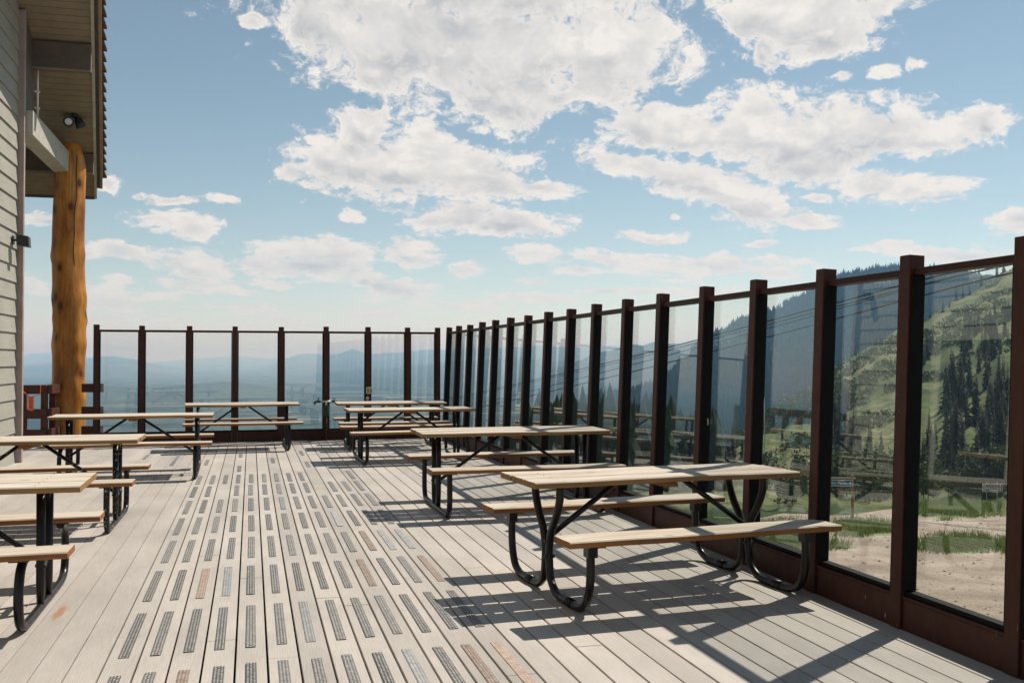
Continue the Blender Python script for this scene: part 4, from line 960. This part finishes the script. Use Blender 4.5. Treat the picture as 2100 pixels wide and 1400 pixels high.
clump('conifer', [(1925, 800), (1965, 760), (2090, 760), (2095, 900), (1925, 880)], 40, (60, 100), 'tall dark conifer in the dense grove at mid hillside')
clump('conifer', [(1905, 905), (2110, 890), (2110, 985), (1915, 1028), (1885, 985)], 54, (60, 140), 'big dark conifer in the grove at the foot of the green hillside')
clump('conifer', [(1706, 890), (1712, 840), (1742, 830), (1740, 890)], 6, (50, 85), 'dark conifer in the small knot on the lower green slope')
clump('conifer', [(1690, 975), (1692, 905), (1745, 900), (1840, 985)], 22, (70, 110), 'dark conifer among leafy trees below the green slope')
clump('conifer', [(1888, 765), (1905, 715), (1930, 715), (1925, 765)], 5, (40, 62), 'conifer in the small group left on the steep grass slope')
clump('conifer', [(1560, 915), (1565, 870), (1625, 860), (1630, 915)], 7, (26, 46), 'small conifer dotted on the left spur of the green hillside')
clump('conifer', [(1440, 985), (1445, 945), (1545, 940), (1545, 985)], 16, (50, 95), 'dark conifer in the wood at the left foot of the hillside')
for (x, y, h_) in ((1893, 655, 26), (1908, 646, 22), (1935, 640, 30), (1948, 628, 20), (1962, 612, 34), (1976, 604, 30), (1990, 596, 24), (2014, 586, 26), (2046, 566, 34), (2060, 560, 28), (1797, 698, 24), (1806, 690, 20)):
    plant('conifer', hill, x, y + 3, h_, 'lone conifer along the grassy ridge crest against the blue mountain', 'conifers along the grassy ridge crest', random.randint(0, 5))
clump('leaf', [(1700, 1030), (1705, 985), (1850, 985), (1850, 1040)], 26, (22, 105), 'leafy green tree in the hollow behind the trail sign')
clump('leaf', [(1885, 1032), (1890, 995), (2110, 990), (2110, 1036)], 24, (20, 105), 'leafy green tree edging the dirt road by the hillside foot')
clump('leaf', [(1550, 1050), (1555, 985), (1660, 985), (1660, 1055)], 20, (20, 90), 'leafy green tree in the gully below the left spur')
clump('leaf', [(1590, 880), (1600, 850), (1690, 810), (1690, 880)], 8, (16, 30), 'small leafy tree dotted on the open green slope')
# low shrubs over the hillside
N = 9000; px = rng.uniform(1440, 2500, N); t = rng.uniform(0.22, 0.90, N); p = hill.at(px, t).T; r_ = np.hypot(p[:, 0], p[:, 1])
keep = fbm(p[:, 0] * 0.03, p[:, 1] * 0.03, 4, 91) > 0.02; p = p[keep]; nS = len(p); LV = 14
sz = rng.uniform(0.35, 1.5, nS); ce = p[:, None, :] + rng.normal(0, 1, (nS, LV, 3)) * (sz[:, None, None] * np.array([0.8, 0.8, 0.4])) + np.array([0, 0, 0.5]) * sz[:, None, None]
ce = ce.reshape(-1, 3); u = rng.normal(0, 1, ce.shape); u /= np.linalg.norm(u, axis=1)[:, None]; v = np.cross(u, rng.normal(0, 1, ce.shape)); v /= np.linalg.norm(v, axis=1)[:, None]
s_ = np.repeat(sz, LV)[:, None] * 0.38; V = np.stack([ce - u * s_, ce + v * s_, ce + u * s_, ce - v * s_], 1).reshape(-1, 3)
o = np_mesh('hillside_shrubs', V, np.arange(len(V)).reshape(-1, 4), M['leaf']); tag(o, 'low grey-green shrubs scattered over the grassy hillside', 'shrubs', None, 'stuff')
# grass on the lot
N = 26000; px = rng.uniform(1380, 2400, N); t = rng.uniform(0.25, 1.0, N) ; p = lot.at(px, t).T
c = cover(p); keep = rng.random(N) < np.clip((c + 1.0 * fbm(p[:, 0] * 0.8, p[:, 1] * 0.8, 4, 5) - 0.35) * 2.2, 0.0, 1) * np.clip((np.hypot(p[:, 0], p[:, 1]) - 14) / 14, 0.02, 1); p = p[keep]; n = len(p); B = 5
pp = np.repeat(p, B, 0) + np.concatenate([rng.normal(0, 0.10, (n * B, 2)), np.zeros((n * B, 1))], 1); hh = (rng.uniform(0.12, 0.42, n * B) * np.repeat(0.6 + rng.random(n) * 0.9, B))[:, None]
a = rng.uniform(0, 6.28, n * B); dx = np.stack([np.cos(a), np.sin(a), np.zeros_like(a)], -1); ln = np.concatenate([rng.normal(0, 0.35, (n * B, 2)), np.ones((n * B, 1))], 1)
w_ = 0.012 + 0.00012 * np.hypot(pp[:, 0], pp[:, 1])[:, None] * 2; V = np.stack([pp - dx * w_, pp + dx * w_, pp + ln * hh], 1).reshape(-1, 3)
o = np_mesh('grass', V, np.arange(len(V)).reshape(-1, 3), M['grass']); tag(o, 'tufts of green grass growing in patches on the dirt lot', 'grass', None, 'stuff')

# loose stones on the dirt
N = 7000; px = rng.uniform(1450, 2350, N); t = rng.uniform(0.12, 0.8, N) ** 1.3; p = lot.at(px, t).T; keep = cover(p) < 0.35; p = p[keep]; n = len(p)
sz = (rng.uniform(0.006, 0.024, n) * (0.6 + rng.random(n) ** 6 * 2.2) * (0.5 + np.hypot(p[:, 0], p[:, 1]) / 40))[:, None, None]
oc = np.array([(1, 0, 0), (0, 1, 0), (-1, 0, 0), (0, -1, 0), (0, 0, 0.7), (0, 0, -0.7)], float)[None] * rng.uniform(0.6, 1.3, (n, 6, 1))
a = rng.uniform(0, 6.28, n); ca, sa = np.cos(a)[:, None], np.sin(a)[:, None]; oc = np.stack([oc[..., 0] * ca - oc[..., 1] * sa, oc[..., 0] * sa + oc[..., 1] * ca, oc[..., 2]], -1)
fo = np.array([(0, 1, 4), (1, 2, 4), (2, 3, 4), (3, 0, 4), (1, 0, 5), (2, 1, 5), (3, 2, 5), (0, 3, 5)])
o = np_mesh('stones', (p[:, None] + oc * sz).reshape(-1, 3), (np.arange(n)[:, None, None] * 6 + fo[None]).reshape(-1, 3), simple('stone', (0.33, 0.27, 0.22), 0.9, var=0.4, scale=3)); tag(o, 'loose stones strewn over the dirt lot', 'stones', None, 'stuff')

# ------------------------------------------------------------------ things beyond the glass
def cable(pts, rad):
    c = []
    for px, py in pts:
        iz = np.interp(px, [520, 2230], [1 / 430.0, 1 / 46.0]); zc = 1 / iz; d = px_dir(px, py); q = zc / (d[0] * math.sin(YAW) + d[1] * math.cos(YAW))
        c.append((d[0] * q, d[1] * q, CAMH + d[2] * q))
    mb = MB(); mb.tube(smooth_path(c, 6), rad, 6); return mb
for pts, lab in (([(2230, 495), (2028, 543), (1886, 575), (1561, 662), (1261, 740), (1050, 789.5), (938, 814), (740, 852), (593, 878)], 'topmost dark lift cable sloping down past the right fence'),
                 ([(2230, 510), (2050, 548), (1886, 584), (1561, 669), (1261, 745), (1050, 793), (938, 817)], 'thin lift cable running just under the topmost one'),
                 ([(2230, 503), (2070, 540), (1886, 587), (1561, 677), (1261, 757), (1050, 811), (985, 826), (900, 845)], 'third lift cable from the top, between the thin one and the lowest'),
                 ([(2230, 522), (2068, 561), (1884, 608), (1559, 695), (1260, 771), (1120, 804), (1050, 820), (938, 845), (860, 862)], 'lowest of the lift cables crossing behind the glass')):
    o = cable(pts, 0.03 if 'thin' in lab else 0.046).build('lift_cable', M['cable']); tag(o, lab, 'cable', 'lift cables crossing the valley')
def at_px(px, py, zc):
    d = px_dir(px, py); q = zc / (d[0] * math.sin(YAW) + d[1] * math.cos(YAW)); return Vector((d[0] * q, d[1] * q, CAMH + d[2] * q))
b0 = Vector(hill.hit(1567, 975)); tp0 = at_px(1568, 818, b0.x * math.sin(YAW) + b0.y * math.cos(YAW))
mb = MB(); mb.tube([(0, 0, -0.5), (0, 0, (tp0.z - b0.z) * 0.6), (0, 0, tp0.z - b0.z)], [0.09, 0.075, 0.05], 8); mb.tube([(0, 0, tp0.z - b0.z), (0, 0, tp0.z - b0.z + 0.12)], 0.10, 8)
o = mb.build('marker_pole', M['white']); o.location = b0; tag(o, 'thin tall white pole standing before the grassy left spur', 'pole')
b1 = Vector(hill.hit(1128, 940)); zc1 = b1.x * math.sin(YAW) + b1.y * math.cos(YAW); top1 = at_px(1128, 857, zc1).z - b1.z
lt = empty('lift_tower', b1, -YAW, 'small white-armed ski lift tower on the slope below the deck', 'lift tower')
mb = MB(); mb.tube([(0, 0, -1), (0, 0, top1)], [zc1 * 0.0011, zc1 * 0.0008], 10); mb.build('mast', M['steel'], lt)
k1 = zc1 / F
mb = MB(); mb.box(-14 * k1, 14 * k1, -0.2, 0.2, top1, top1 + 3 * k1); mb.build('cross_arm', M['white'], lt)
for sx in (-1, 1):
    mb = MB(); mb.box(sx * 11 * k1 - 4 * k1, sx * 11 * k1 + 4 * k1, -0.3, 0.3, top1 - 3 * k1, top1 - 0.6 * k1); mb.build('sheave_train', M['blackp'] if sx > 0 else M['steel'], lt)
b2 = Vector(hill.hit(1129, 930)); k2 = (b2.x * math.sin(YAW) + b2.y * math.cos(YAW)) / F; zt2 = at_px(1129, 906, k2 * F).z - b2.z
hut = empty('lift_hut', b2, -YAW, 'little hut with pale metal roof below the lift tower', 'hut')
mb = MB(); mb.box(-12 * k2, 12 * k2, -8 * k2, 8 * k2, -1.5, zt2); mb.build('wall', M['beam'], hut)
mb = MB(); mb.add([(-15 * k2, -10 * k2, zt2), (15 * k2, -10 * k2, zt2), (15 * k2, 10 * k2, zt2), (-15 * k2, 10 * k2, zt2), (-15 * k2, 0, zt2 + 6 * k2), (15 * k2, 0, zt2 + 6 * k2)], [(0, 1, 5, 4), (2, 3, 4, 5), (0, 4, 3), (1, 2, 5), (0, 3, 2, 1)]); mb.build('roof', M['white'], hut)
# trail signs
def ground_z(x, y):
    rr = math.hypot(x, y); az = math.atan2(x, y); j = int(np.argmin(np.abs(lot.az - az))); return float(np.interp(rr, lot.r[:, j], lot.z[:, j]))
def px_x(px, zc): return (px - 1050) * zc / F
zc = 46.0; c = at_px(1719, 989, zc); gz = ground_z(c.x, c.y); k = zc / F
sg = empty('trail_sign', (c.x, c.y, gz), -YAW - 0.10, 'blue trail name board hung between brown wooden posts', 'trail sign'); H0 = c.z - gz
for sx in (-1, 1):
    mb = MB(); mb.box(sx * 28 * k - 0.05, sx * 28 * k + 0.05, -0.05, 0.05, -0.3, H0 + (17 - 2 * sx) * k); mb.build('post', M['signwood'], sg, bevel=0.006)
mb = MB(); mb.box(-32 * k, 34 * k, -0.11, -0.051, H0 + 8.5 * k, H0 + 11 * k); mb.build('cross_bar', M['paleposts'], sg)
mb = MB(); mb.box(-28 * k, 28 * k, -0.135, -0.112, H0 - 6.5 * k, H0 + 6.5 * k); bd_ = mb.build('sign_board', M['white'], sg)
mb = MB(); mb.box(-19.5 * k, 27 * k, -0.1395, -0.1355, H0 - 5.4 * k, H0 + 5.4 * k); mb.build('blue_panel', M['blue'], bd_)
mb = MB(); mb.tube([(-23.8 * k, -0.1355, H0), (-23.8 * k, -0.1395, H0)], 3.4 * k, 12); mb.box(-26 * k, -22 * k, -0.1405, -0.1397, H0 - 4 * k, H0 - 1 * k); mb.build('emblem', M['blue'], bd_)
tx = text_mesh('lettering', 'Nez Perce', 8.0 * k, M['white'], bd_, 0.002); tx.rotation_euler = (R(90), 0, 0); tx.location = (-18.3 * k, -0.1425, H0)
mb = MB(); q = 2.6 * k; mb.add([(22.5 * k, -0.143, H0 - q), (22.5 * k + q, -0.143, H0), (22.5 * k, -0.143, H0 + q), (22.5 * k - q, -0.143, H0)], [(0, 1, 2, 3)]); mb.build('difficulty_mark', M['white'], bd_)
zc = 60.0; c = at_px(2034, 999, zc); gz = ground_z(c.x, c.y); k = zc / F
sg = empty('trail_sign', (c.x, c.y, gz), -YAW - 0.05, 'pair of dark direction boards with pale borders on two thin posts', 'trail sign'); H0 = c.z - gz
for sx in (-1, 1):
    mb = MB(); mb.tube([(sx * 10.5 * k, 0, -0.3), (sx * 10.5 * k, 0, H0 + 10 * k)], 1.1 * k, 8); mb.build('post', M['paleposts'], sg)
for z0 in (4.2, -5.0):
    mb = MB(); mb.box(-20 * k, 20 * k, -0.09, -0.055, H0 + (z0 - 3.4) * k, H0 + (z0 + 3.4) * k); bd_ = mb.build('direction_board', M['white'], sg)
    mb = MB(); mb.box(-13 * k, 19 * k, -0.094, -0.0905, H0 + (z0 - 2.6) * k, H0 + (z0 + 2.6) * k); mb.build('dark_panel', M['signdark'], bd_)
    mb = MB(); mb.tube([(-16.6 * k, -0.0905, H0 + z0 * k), (-16.6 * k, -0.094, H0 + z0 * k)], 1.7 * k, 8); mb.build('emblem', M['signdark'], bd_)
    mb = MB(); x = -11 * k
    while x < 12 * k:
        w2 = random.uniform(0.8, 1.8) * k; mb.box(x, x + w2, -0.097, -0.0945, H0 + (z0 - random.uniform(0.8, 1.4)) * k, H0 + (z0 + random.uniform(0.7, 1.4)) * k); x += w2 + 0.7 * k
    mb.build('lettering', M['white'], bd_)
    mb = MB(); q = 1.8 * k; mb.add([(15.5 * k, -0.0955, H0 + z0 * k - q), (15.5 * k + q, -0.0955, H0 + z0 * k), (15.5 * k, -0.0955, H0 + z0 * k + q), (15.5 * k - q, -0.0955, H0 + z0 * k)], [(0, 1, 2, 3)]); mb.build('difficulty_mark', M['white'], bd_)

# ------------------------------------------------------------------ haze
hm = bpy.data.materials.new('valley_air'); hm.use_nodes = True; t = NT(hm.node_tree)
for n in list(t.n): t.n.remove(n)
out = t.new('ShaderNodeOutputMaterial'); pv = t.new('ShaderNodeVolumePrincipled'); t.link(pv.outputs[0], out.inputs['Volume'])
pv.inputs['Color'].default_value = (0.31, 0.61, 0.98, 1); pv.inputs['Absorption Color'].default_value = (0.75, 0.55, 0.0, 1); pv.inputs['Density'].default_value = 1.4e-4; pv.inputs['Anisotropy'].default_value = 0.2
mb = MB(); mb.box(-40000, 40000, -9000, 40000, -260, 420); hz = mb.build('haze', hm); tag(hz, kind='stuff')
